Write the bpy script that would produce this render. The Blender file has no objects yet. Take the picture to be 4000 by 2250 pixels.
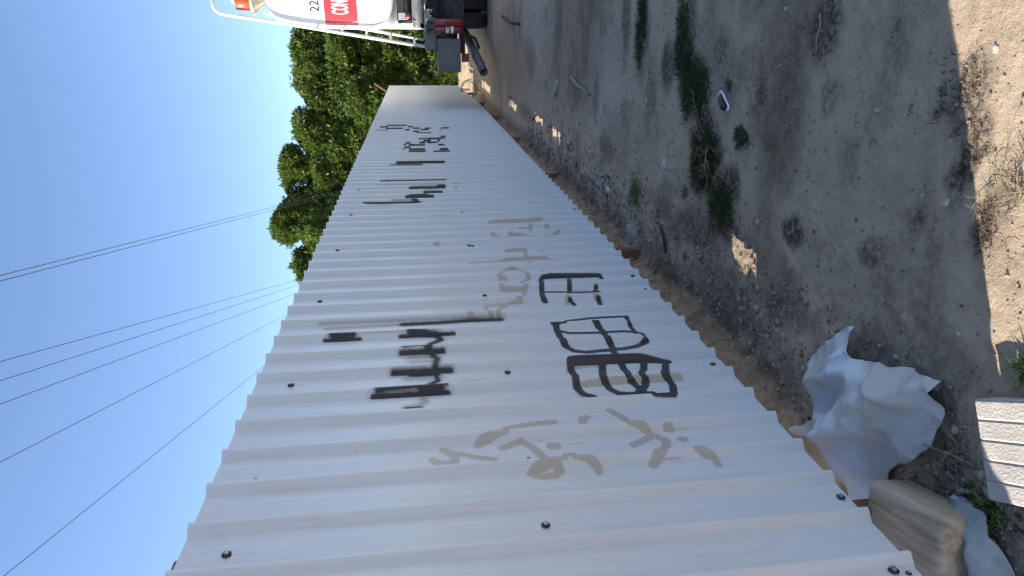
import bpy, bmesh, math, random
import numpy as np
from mathutils import Vector, Matrix

# ------------------------------------------------------------------ camera, sky, sun, exposure
scene = bpy.context.scene
CAM = (1.4224, 0.0, 1.3942)
PITCH, ROLL, YAW = 0.1318, 0.0417, 0.3628
fw = Vector((-math.sin(YAW)*math.cos(PITCH), math.cos(YAW)*math.cos(PITCH), -math.sin(PITCH)))
rt = Vector((math.cos(YAW), math.sin(YAW), 0.0))
upv = rt.cross(fw)
cs, sn = math.cos(ROLL), math.sin(ROLL)
# the phone was held on its side: picture-right is down in the world, picture-up is to the right
img_x = -sn*rt - cs*upv
img_y = cs*rt - sn*upv
cam_data = bpy.data.cameras.new("camera")
cam = bpy.data.objects.new("camera", cam_data)
scene.collection.objects.link(cam)
m = Matrix((img_x, img_y, -fw)).transposed().to_4x4()
m.translation = Vector(CAM)
cam.matrix_world = m
cam_data.sensor_width = 36.0
cam_data.lens = 36.0*2616.59/4000.0
cam_data.clip_start = 0.02
cam_data.clip_end = 2000.0
scene.camera = cam

SUN_EL = math.radians(28.5)
SUN_H = Vector((-0.891, -0.4535, 0)).normalized()          # horizontal direction towards the sun
world = bpy.data.worlds.new("World"); scene.world = world
world.use_nodes = True
wn = world.node_tree.nodes; wl = world.node_tree.links
sky = wn.new("ShaderNodeTexSky"); sky.sky_type = 'NISHITA'; sky.sun_disc = False
sky.sun_elevation = SUN_EL
sky.sun_rotation = math.atan2(SUN_H.x, SUN_H.y)
sky.air_density = 0.62; sky.dust_density = 0.2; sky.ozone_density = 1.6; sky.altitude = 20
wl.new(sky.outputs[0], wn["Background"].inputs[0])
wn["Background"].inputs[1].default_value = 0.14

sun_data = bpy.data.lights.new("sun", 'SUN')
sun_data.energy = 5.0; sun_data.angle = math.radians(0.53); sun_data.color = (1.0, 0.94, 0.85)
sun = bpy.data.objects.new("sun", sun_data); scene.collection.objects.link(sun)
sd = Vector((SUN_H.x*math.cos(SUN_EL), SUN_H.y*math.cos(SUN_EL), math.sin(SUN_EL)))
sun.rotation_euler = sd.to_track_quat('Z', 'Y').to_euler()
sun.location = (-10, -5, 12)

vs = scene.view_settings
vs.view_transform = 'Standard'; vs.look = 'None'; vs.exposure = 1.3; vs.gamma = 1.0
vs.use_curve_mapping = False

# ------------------------------------------------------------------ helpers
COL = scene.collection
rng = np.random.default_rng(7)
random.seed(7)
S = 0.2            # rib pitch of the fence
H = 2.149          # fence top
G0 = -0.28         # general ground level
Y0 = 1.6064        # a rib crest
YN, YF = 1.285, 21.412     # near and far end of the fence

def tag(o, label=None, cat=None, group=None, kind=None):
    if label: o["label"] = label
    if cat: o["category"] = cat
    if group: o["group"] = group
    if kind: o["kind"] = kind
    return o

def empty(name, loc=(0, 0, 0), rz=0.0):
    o = bpy.data.objects.new(name, None); o.empty_display_size = 0.1
    o.location = loc; o.rotation_euler = (0, 0, rz)
    COL.objects.link(o); return o

def smooth(me, on=True):
    me.polygons.foreach_set("use_smooth", [on]*len(me.polygons))

class MB:
    def __init__(s): s.v = []; s.f = []
    def add(s, vs_, fs):
        n = len(s.v); s.v += [tuple(p) for p in vs_]; s.f += [tuple(i+n for i in f) for f in fs]
    def box(s, c, d, rot=None):
        hx, hy, hz = d[0]/2, d[1]/2, d[2]/2
        P = [(-hx,-hy,-hz),(hx,-hy,-hz),(hx,hy,-hz),(-hx,hy,-hz),(-hx,-hy,hz),(hx,-hy,hz),(hx,hy,hz),(-hx,hy,hz)]
        if rot is not None: P = [tuple(rot @ Vector(p)) for p in P]
        s.add([(p[0]+c[0], p[1]+c[1], p[2]+c[2]) for p in P],
              [(0,3,2,1),(4,5,6,7),(0,1,5,4),(1,2,6,5),(2,3,7,6),(3,0,4,7)])
    def tube(s, pts, r, n=8, cap=True):
        pts = [Vector(p) for p in pts]
        rs = r if isinstance(r, (list, tuple)) else [r]*len(pts)
        rings = []; prev = None
        for i, p in enumerate(pts):
            t = (pts[min(i+1, len(pts)-1)] - pts[max(i-1, 0)])
            if t.length < 1e-9: t = Vector((0,0,1))
            t.normalize()
            if prev is None:
                a = Vector((0,0,1)) if abs(t.z) < .9 else Vector((1,0,0))
                u = t.cross(a).normalized()
            else:
                u = (prev - t*prev.dot(t))
                u = u.normalized() if u.length > 1e-6 else t.orthogonal().normalized()
            prev = u; w = t.cross(u)
            rings.append([p + (u*math.cos(2*math.pi*k/n) + w*math.sin(2*math.pi*k/n))*rs[i] for k in range(n)])
        V = [q for rg in rings for q in rg]; F = []
        for i in range(len(rings)-1):
            for k in range(n):
                a, b = i*n+k, i*n+(k+1) % n
                F.append((a, b, b+n, a+n))
        if cap:
            F.append(tuple(range(n-1, -1, -1))); F.append(tuple((len(rings)-1)*n+k for k in range(n)))
        s.add(V, F)
    def lathe(s, prof, c, axis='z', n=24):
        # prof: (radius, height)
        V = []; F = []
        for r_, h_ in prof:
            for k in range(n):
                a = 2*math.pi*k/n; x, y = r_*math.cos(a), r_*math.sin(a)
                if axis == 'z': V.append((c[0]+x, c[1]+y, c[2]+h_))
                elif axis == 'x': V.append((c[0]+h_, c[1]+x, c[2]+y))
                else: V.append((c[0]+y, c[1]+h_, c[2]+x))
        for i in range(len(prof)-1):
            for k in range(n):
                a, b = i*n+k, i*n+(k+1) % n
                F.append((a, b, b+n, a+n))
        F.append(tuple(range(n-1, -1, -1))); F.append(tuple((len(prof)-1)*n+k for k in range(n)))
        s.add(V, F)
    def build(s, name, mat, parent=None, sm=False, bevel=0.0, seg=2):
        me = bpy.data.meshes.new(name); me.from_pydata(s.v, [], s.f); me.update()
        if bevel > 0:
            bm = bmesh.new(); bm.from_mesh(me)
            bmesh.ops.recalc_face_normals(bm, faces=bm.faces)
            ed = [e for e in bm.edges if len(e.link_faces) == 2 and e.calc_face_angle(0) > math.radians(35)]
            bmesh.ops.bevel(bm, geom=ed, offset=bevel, segments=seg, affect='EDGES', profile=.5, clamp_overlap=True)
            bm.to_mesh(me); bm.free()
        else:
            bm = bmesh.new(); bm.from_mesh(me); bmesh.ops.recalc_face_normals(bm, faces=bm.faces); bm.to_mesh(me); bm.free()
        if sm: smooth(me)
        me.materials.append(mat)
        o = bpy.data.objects.new(name, me); COL.objects.link(o); o.parent = parent
        return o

def grid_mesh(name, V, nx, ny, mat, parent=None, sm=True, mask=None):
    """V: (ny*nx,3) array, row-major in y; mask: keep-face boolean (ny-1,nx-1)"""
    i = np.arange((ny-1)*(nx-1)); r = i//(nx-1); c = i % (nx-1); a = r*nx+c
    F = np.stack([a, a+1, a+nx+1, a+nx], 1)
    if mask is not None: F = F[mask.ravel()]
    me = bpy.data.meshes.new(name)
    me.vertices.add(len(V)); me.vertices.foreach_set("co", V.astype(np.float32).ravel())
    me.loops.add(F.size); me.loops.foreach_set("vertex_index", F.astype(np.int32).ravel())
    me.polygons.add(len(F)); me.polygons.foreach_set("loop_start", np.arange(0, F.size, 4, dtype=np.int32))
    me.polygons.foreach_set("loop_total", np.full(len(F), 4, dtype=np.int32))
    me.update(calc_edges=True); me.validate()
    if sm: smooth(me)
    me.materials.append(mat)
    o = bpy.data.objects.new(name, me); COL.objects.link(o); o.parent = parent
    return o

def raw_mesh(name, V, F, mat, parent=None, sm=False):
    """V (n,3), F (m,k) with equal face size"""
    k = F.shape[1]
    me = bpy.data.meshes.new(name)
    me.vertices.add(len(V)); me.vertices.foreach_set("co", np.asarray(V, dtype=np.float32).ravel())
    me.loops.add(F.size); me.loops.foreach_set("vertex_index", F.astype(np.int32).ravel())
    me.polygons.add(len(F)); me.polygons.foreach_set("loop_start", np.arange(0, F.size, k, dtype=np.int32))
    me.polygons.foreach_set("loop_total", np.full(len(F), k, dtype=np.int32))
    me.update(calc_edges=True)
    if sm: smooth(me)
    me.materials.append(mat)
    o = bpy.data.objects.new(name, me); COL.objects.link(o); o.parent = parent
    return o

def hash2(ix, iy, seed):
    h = (ix.astype(np.int64)*374761393 + iy.astype(np.int64)*668265263 + seed*1442695041) & 0xffffffff
    h = ((h ^ (h >> 13))*1274126177) & 0xffffffff
    return ((h ^ (h >> 16)) & 0xffff)/65535.0
def vnoise(x, y, seed=0):
    x = np.asarray(x, float); y = np.asarray(y, float)
    ix = np.floor(x); iy = np.floor(y); fx = x-ix; fy = y-iy
    fx = fx*fx*(3-2*fx); fy = fy*fy*(3-2*fy)
    a = hash2(ix, iy, seed); b = hash2(ix+1, iy, seed); c = hash2(ix, iy+1, seed); d = hash2(ix+1, iy+1, seed)
    return (a*(1-fx)+b*fx)*(1-fy) + (c*(1-fx)+d*fx)*fy
def fbm(x, y, oct=4, seed=0):
    t = 0; amp = .5; tot = 0
    for k in range(oct):
        t = t + amp*vnoise(x*2**k+17*k, y*2**k-9*k, seed+k); tot += amp; amp *= .5
    return t/tot*2-1
def sstep(a, b, x):
    t = np.clip((np.asarray(x, float)-a)/(b-a), 0, 1); return t*t*(3-2*t)

# ------------------------------------------------------------------ materials
def new_mat(name):
    mt = bpy.data.materials.new(name); mt.use_nodes = True
    nt = mt.node_tree; return mt, nt, nt.nodes, nt.links, nt.nodes["Principled BSDF"]

def simple(name, col, rough=.6, metal=0.0, var=.15, scale=8.0, bump=0.0, bscale=60.0, spec=.5, dirt=None, dirt_amt=.0):
    mt, nt, N, L, b = new_mat(name)
    tc = N.new("ShaderNodeTexCoord")
    nz = N.new("ShaderNodeTexNoise"); nz.inputs["Scale"].default_value = scale; nz.inputs["Detail"].default_value = 6
    L.new(tc.outputs["Object"], nz.inputs["Vector"])
    mr = N.new("ShaderNodeMapRange"); mr.inputs["From Min"].default_value = .3; mr.inputs["From Max"].default_value = .7
    mr.inputs["To Min"].default_value = 1-var; mr.inputs["To Max"].default_value = 1+var
    L.new(nz.outputs["Fac"], mr.inputs["Value"])
    mx = N.new("ShaderNodeMix"); mx.data_type = 'RGBA'; mx.blend_type = 'MULTIPLY'; mx.inputs[0].default_value = 1
    mx.inputs[6].default_value = (*col, 1); L.new(mr.outputs[0], mx.inputs[7])
    out = mx.outputs[2]
    if dirt is not None:
        n2 = N.new("ShaderNodeTexNoise"); n2.inputs["Scale"].default_value = scale*.6; n2.inputs["Detail"].default_value = 9; n2.inputs["Roughness"].default_value = .7
        L.new(tc.outputs["Object"], n2.inputs["Vector"])
        r2 = N.new("ShaderNodeMapRange"); r2.inputs["From Min"].default_value = .45; r2.inputs["From Max"].default_value = .7
        r2.inputs["To Max"].default_value = dirt_amt; L.new(n2.outputs["Fac"], r2.inputs["Value"])
        m2 = N.new("ShaderNodeMix"); m2.data_type = 'RGBA'; L.new(r2.outputs[0], m2.inputs[0]); L.new(out, m2.inputs[6]); m2.inputs[7].default_value = (*dirt, 1)
        out = m2.outputs[2]
    L.new(out, b.inputs["Base Color"])
    b.inputs["Roughness"].default_value = rough; b.inputs["Metallic"].default_value = metal
    b.inputs["Specular IOR Level"].default_value = spec
    if bump > 0:
        n3 = N.new("ShaderNodeTexNoise"); n3.inputs["Scale"].default_value = bscale; n3.inputs["Detail"].default_value = 5
        L.new(tc.outputs["Object"], n3.inputs["Vector"])
        bp = N.new("ShaderNodeBump"); bp.inputs["Strength"].default_value = bump; bp.inputs["Distance"].default_value = .01
        L.new(n3.outputs["Fac"], bp.inputs["Height"]); L.new(bp.outputs[0], b.inputs["Normal"])
    return mt

def ground_mat():
    mt, nt, N, L, b = new_mat("sandy_ground")
    tc = N.new("ShaderNodeTexCoord"); P = tc.outputs["Object"]
    def noise(sc, det=6, rough=.6):
        n = N.new("ShaderNodeTexNoise"); n.inputs["Scale"].default_value = sc; n.inputs["Detail"].default_value = det; n.inputs["Roughness"].default_value = rough
        L.new(P, n.inputs["Vector"]); return n.outputs["Fac"]
    def rng_(v, a, b_, c=0., d=1.):
        r = N.new("ShaderNodeMapRange"); r.inputs["From Min"].default_value = a; r.inputs["From Max"].default_value = b_
        r.inputs["To Min"].default_value = c; r.inputs["To Max"].default_value = d; L.new(v, r.inputs["Value"]); return r.outputs[0]
    def mix(f, a, b_, mode='MIX'):
        x = N.new("ShaderNodeMix"); x.data_type = 'RGBA'; x.blend_type = mode
        if isinstance(f, float): x.inputs[0].default_value = f
        else: L.new(f, x.inputs[0])
        for i, q in ((6, a), (7, b_)):
            if isinstance(q, tuple): x.inputs[i].default_value = (*q, 1)
            else: L.new(q, x.inputs[i])
        return x.outputs[2]
    def math_(op, a, b_=None):
        x = N.new("ShaderNodeMath"); x.operation = op
        for i, q in ((0, a), (1, b_)):
            if q is None: continue
            if isinstance(q, (int, float)): x.inputs[i].default_value = q
            else: L.new(q, x.inputs[i])
        return x.outputs[0]
    at = N.new("ShaderNodeAttribute"); at.attribute_name = "soil"
    sp = N.new("ShaderNodeSeparateColor"); L.new(at.outputs["Color"], sp.inputs[0])
    dark, warm, pale = sp.outputs[0], sp.outputs[1], sp.outputs[2]
    base = mix(rng_(noise(2.2, 7), .35, .65), (.485, .375, .255), (.355, .272, .188))
    base = mix(rng_(noise(11, 8, .7), .35, .7), base, (.52, .395, .26))
    base = mix(math_('MULTIPLY', warm, rng_(noise(21, 7, .7), .36, .60, .6, 1.0)), base, mix(rng_(noise(9, 5), .4, .6), (.16, .105, .065), (.095, .063, .04)))
    base = mix(pale, base, (.47, .42, .36))
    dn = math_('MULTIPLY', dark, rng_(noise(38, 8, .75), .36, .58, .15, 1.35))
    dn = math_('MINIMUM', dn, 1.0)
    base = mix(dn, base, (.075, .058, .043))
    # grit: small light and dark grains
    vo = N.new("ShaderNodeTexVoronoi"); vo.inputs["Scale"].default_value = 130; L.new(P, vo.inputs["Vector"])
    g1 = rng_(vo.outputs["Distance"], .12, .30, 1., 0.)
    vc = N.new("ShaderNodeSeparateColor"); L.new(vo.outputs["Color"], vc.inputs[0])
    gl = math_('MULTIPLY', g1, rng_(vc.outputs[0], .80, .84)); gd = math_('MULTIPLY', g1, rng_(vc.outputs[1], .76, .8))
    base = mix(math_('MULTIPLY', gl, .75), base, (.52, .47, .40)); base = mix(math_('MULTIPLY', gd, .8), base, (.11, .085, .065))
    base = mix(1.0, base, rng_(noise(420, 3), .3, .7, .78, 1.2), 'MULTIPLY')
    # hairline cracks of the dried crust
    vd = N.new("ShaderNodeTexVoronoi"); vd.feature = 'DISTANCE_TO_EDGE'; vd.inputs["Scale"].default_value = 4.2
    wv = N.new("ShaderNodeVectorMath"); wv.operation = 'ADD'; L.new(P, wv.inputs[0])
    nw = N.new("ShaderNodeTexNoise"); nw.inputs["Scale"].default_value = 7; nw.inputs["Detail"].default_value = 5; L.new(P, nw.inputs["Vector"])
    sc_ = N.new("ShaderNodeVectorMath"); sc_.operation = 'SCALE'; sc_.inputs[3].default_value = .28; L.new(nw.outputs["Color"], sc_.inputs[0]); L.new(sc_.outputs[0], wv.inputs[1]); L.new(wv.outputs[0], vd.inputs["Vector"])
    crack = math_('MULTIPLY', rng_(vd.outputs["Distance"], .004, .013, 1., 0.), rng_(noise(1.3, 2), .56, .66))
    base = mix(math_('MULTIPLY', crack, .35), base, (.08, .065, .05))
    L.new(base, b.inputs["Base Color"]); b.inputs["Roughness"].default_value = .95; b.inputs["Specular IOR Level"].default_value = .1
    h = math_('ADD', math_('MULTIPLY', noise(60, 8, .7), .016), math_('MULTIPLY', noise(210, 5, .7), .006))
    h = math_('ADD', h, math_('MULTIPLY', g1, math_('MULTIPLY', rng_(vc.outputs[2], .6, .65), .004)))
    h = math_('SUBTRACT', h, math_('MULTIPLY', crack, .006))
    h = math_('ADD', h, math_('MULTIPLY', noise(19, 5), .012))
    bp = N.new("ShaderNodeBump"); bp.inputs["Strength"].default_value = .9; bp.inputs["Distance"].default_value = 1.0
    L.new(h, bp.inputs["Height"]); L.new(bp.outputs[0], b.inputs["Normal"])
    return mt

M = {}
M['ground'] = ground_mat()
M['white_steel'] = None

# ------------------------------------------------------------------ terrain
# light slips under the fence where the bank behind it has a notch: (y0, y1, crest drop)
# (start, end along the fence, height at which the cut lets light through)
NOTCH = [(2.81, 3.14, -.12), (7.6, 8.1, -.125), (8.8, 9.5, -.11), (11.2, 12.2, -.14), (15.3, 17.4, -.17)]
def bank(x, y):
    # an earth bank that rises behind the fence and blocks the gap under it
    wob = .05*fbm(y*1.7, y*0+3.1, 3, 5)
    foot = -.085 + wob - .20*(1-sstep(2.3, 2.75, y)) - .05*sstep(4.45, 4.75, y)*(1-sstep(5.15, 5.4, y))
    t = (foot - x)/.44
    z = G0 + .72*sstep(0, 1, t) + .10*fbm(x*6, y*6, 5, 8)*sstep(-.2, .25, t) + .05*np.maximum(0, fbm(x*15, y*15, 3, 18))*sstep(-.3, .2, t)
    yf = y - .509*x + .03*fbm(y*11, x*11, 3, 33)
    for a, b_, zc in NOTCH:
        ins = sstep(a-.012, a+.012, yf)*(1-sstep(b_-.012, b_+.012, yf))
        cut = zc + .03*fbm(y*9, x*3, 3, 35) - .609*x
        z = np.where((x < 0.05), z*(1-ins) + np.minimum(z, cut)*ins, z)
    rise = z - G0
    rise = rise*(1-.8*sstep(.6, 2.4, foot - x))
    return rise*(1-sstep(19.0, 20.6, y))*sstep(.2, 1.0, y)

LEDGE = [((2.6, 5.04), (.25, 4.76), .022, .03), ((2.6, 4.42), (.2, 4.33), .014, .03), ((2.4, 6.6), (.5, 6.9), -.015, .05), ((3, 9.6), (.7, 9.2), .018, .08), ((2.6, 3.75), (1.25, 3.35), -.012, .03)]
def ground_z(x, y, fine=True):
    x = np.asarray(x, float); y = np.asarray(y, float)
    z = np.full(np.broadcast(x, y).shape, G0)
    z = z + .13*sstep(9, 14, y)*sstep(.7, 1.6, x)*(1-sstep(18, 22, y))
    z = z + .022*fbm(x*.9, y*.9, 3, 1)*sstep(0, .8, y)
    for a, b_, h_, w in LEDGE:
        dx, dy = b_[0]-a[0], b_[1]-a[1]; l = math.hypot(dx, dy)
        t = ((x-a[0])*dx + (y-a[1])*dy)/l/l
        d = ((x-a[0])*dy - (y-a[1])*dx)/l + .05*fbm(x*4, y*4, 3, 21)
        z = z + h_*sstep(-w, w, -d)*sstep(-.15, .1, t)*(1-sstep(.9, 1.15, t))*(1-sstep(.3, .9, -d))
    z = z + bank(x, y)
    if fine:
        nearf = 1-sstep(.05, .9, x)
        z = z + (.006+.014*nearf)*fbm(x*9, y*9, 4, 11) + .004*np.maximum(0, fbm(x*26, y*26, 3, 14))*(1.6+2.5*nearf) + .0035*np.abs(fbm(x*38, y*38, 2, 15))
        z = z + .005*fbm(x*4, y*14, 3, 41)*sstep(4, 7, y)
    return z
def gz(x, y): return float(ground_z(np.array([x]), np.array([y]))[0])

# soil patches: (x, y, rx, ry, strength)
DARK = [(1.14, 3.25, .16, .10, .5), (1.48, 2.75, .16, .14, .75), (1.15, 3.02, .12, .07, .4), (1.26, 1.93, .17, .07, .7), (1.08, 1.86, .16, .06, .8),
        (.59, 2.72, .07, .12, .8), (.66, 3.42, .13, .13, .8), (.91, 1.73, .10, .05, .8), (.85, 2.02, .07, .05, .5), (.66, 2.2, .06, .09, .6),
        (1.12, 4.0, .2, .22, .95), (.9, 3.82, .16, .2, .95), (.71, 3.75, .18, .2, 1.), (.57, 3.55, .13, .2, .95), (1.45, 4.15, .3, .10, .75), (1.5, 5.1, .35, .16, .8), (1.25, 4.45, .18, .12, .8),
        (1.6, 5.5, .4, .12, .7), (.3, 4.95, .12, .14, .5), (.35, 3.75, .15, .3, .6), (.46, 3.38, .13, .18, .8), (1.0, 4.75, .3, .12, .5), (1.35, 3.7, .12, .1, .6), (.1, 3.3, .14, .5, .5), (.25, 2.7, .12, .25, .5), (1.2, 2.62, .09, .08, .45),
        (.15, 1.62, .14, .12, .7), (.30, 1.72, .10, .10, .65), (.05, 1.5, .12, .12, .8), (.9, 6.4, .25, .12, .5), (1.5, 8.1, .25, .2, .45), (.5, 5.9, .15, .25, .5), (1.1, 10, .3, .4, .4), (.35, 10.5, .12, .6, .5),
        (.74, 1.93, .08, .05, .45), (1.35, 2.3, .2, .08, .4), (1.75, 2.2, .25, .15, .4), (.98, 2.45, .1, .06, .35), (1.8, 3.4, .3, .2, .5), (.95, 3.05, .05, .1, .45)]
WARM = [(1.05, 3.0, .35, .22, .75), (1.5, 3.05, .4, .25, .6), (.55, 5.6, .3, .4, .35), (1.6, 7.5, 1.0, 1.6, .5), (1.2, 11.5, .9, 2.0, .4), (.3, 4.1, .12, .5, .5), (.9, 1.7, .2, .06, .4), (.35, 2.9, .15, .3, .4)]
PALE = [(.25, 5.15, .12, .3, .5), (1.05, 6.0, .5, .8, .25), (-.05, 4.95, .14, .18, .8), (.15, 6.2, .15, .5, .5), (1.8, 9.5, .8, 1.2, .25)]
def soil_masks(x, y):
    w1 = .06*fbm(x*7, y*7, 4, 51); w2 = .06*fbm(x*7, y*7, 4, 57)
    out = []
    for LST in (DARK, WARM, PALE):
        a = np.zeros_like(x)
        for cx, cy, rx, ry, s_ in LST:
            d = np.sqrt(((x+w1-cx)/rx)**2 + ((y+w2-cy)/ry)**2)
            a = np.maximum(a, s_*(1-sstep(.45, 1.35, d)))
        out.append(a)
    dark, warm, pale = out
    bk = 1-sstep(-.06, .14, x + .05*fbm(x*6, y*6, 3, 61))
    warm = np.maximum(warm, .85*bk*(1-sstep(16, 22, y))*sstep(2.2, 2.6, y))
    dark = np.maximum(dark, .38*sstep(.08, .5, fbm(x*2.4, y*3.5, 4, 71))*sstep(1.3, 2.0, y - .5*x + .3))  # mottling held back on the sunlit side: shade painted along the shadow's edge
    return np.clip(dark, 0, 1), np.clip(warm, 0, 1), np.clip(pale, 0, 1)

def graded(segs):
    out = [segs[0][0]]
    for a, b_, d0, d1 in segs:
        p = a
        while p < b_ - 1e-6:
            d = d0 + (d1-d0)*(p-a)/(b_-a)
            p = min(p+d, b_); out.append(p)
    return np.array(out)
gx = graded([(-300, -20, 60, 8), (-20, -3, 6, .5), (-3, -.7, .3, .03), (-.7, 2.3, .0135, .0135), (2.3, 6, .03, .35), (6, 30, .6, 6), (30, 300, 10, 60)])
gy = graded([(-200, -10, 50, 4), (-10, .9, 2, .05), (.9, 3.6, .012, .0135), (3.6, 9, .0135, .04), (9, 22, .05, .15), (22, 60, .3, 3), (60, 900, 6, 120)])
X, Y = np.meshgrid(gx, gy)
Z = ground_z(X, Y)
V = np.stack([X.ravel(), Y.ravel(), Z.ravel()], 1)
ground = grid_mesh("ground", V, len(gx), len(gy), M['ground'])
dk, wm, pl = soil_masks(X.ravel(), Y.ravel())
ca = ground.data.color_attributes.new("soil", 'FLOAT_COLOR', 'POINT')
ca.data.foreach_set("color", np.stack([dk, wm, pl, np.ones_like(dk)], 1).astype(np.float32).ravel())
tag(ground, kind="structure")
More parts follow.
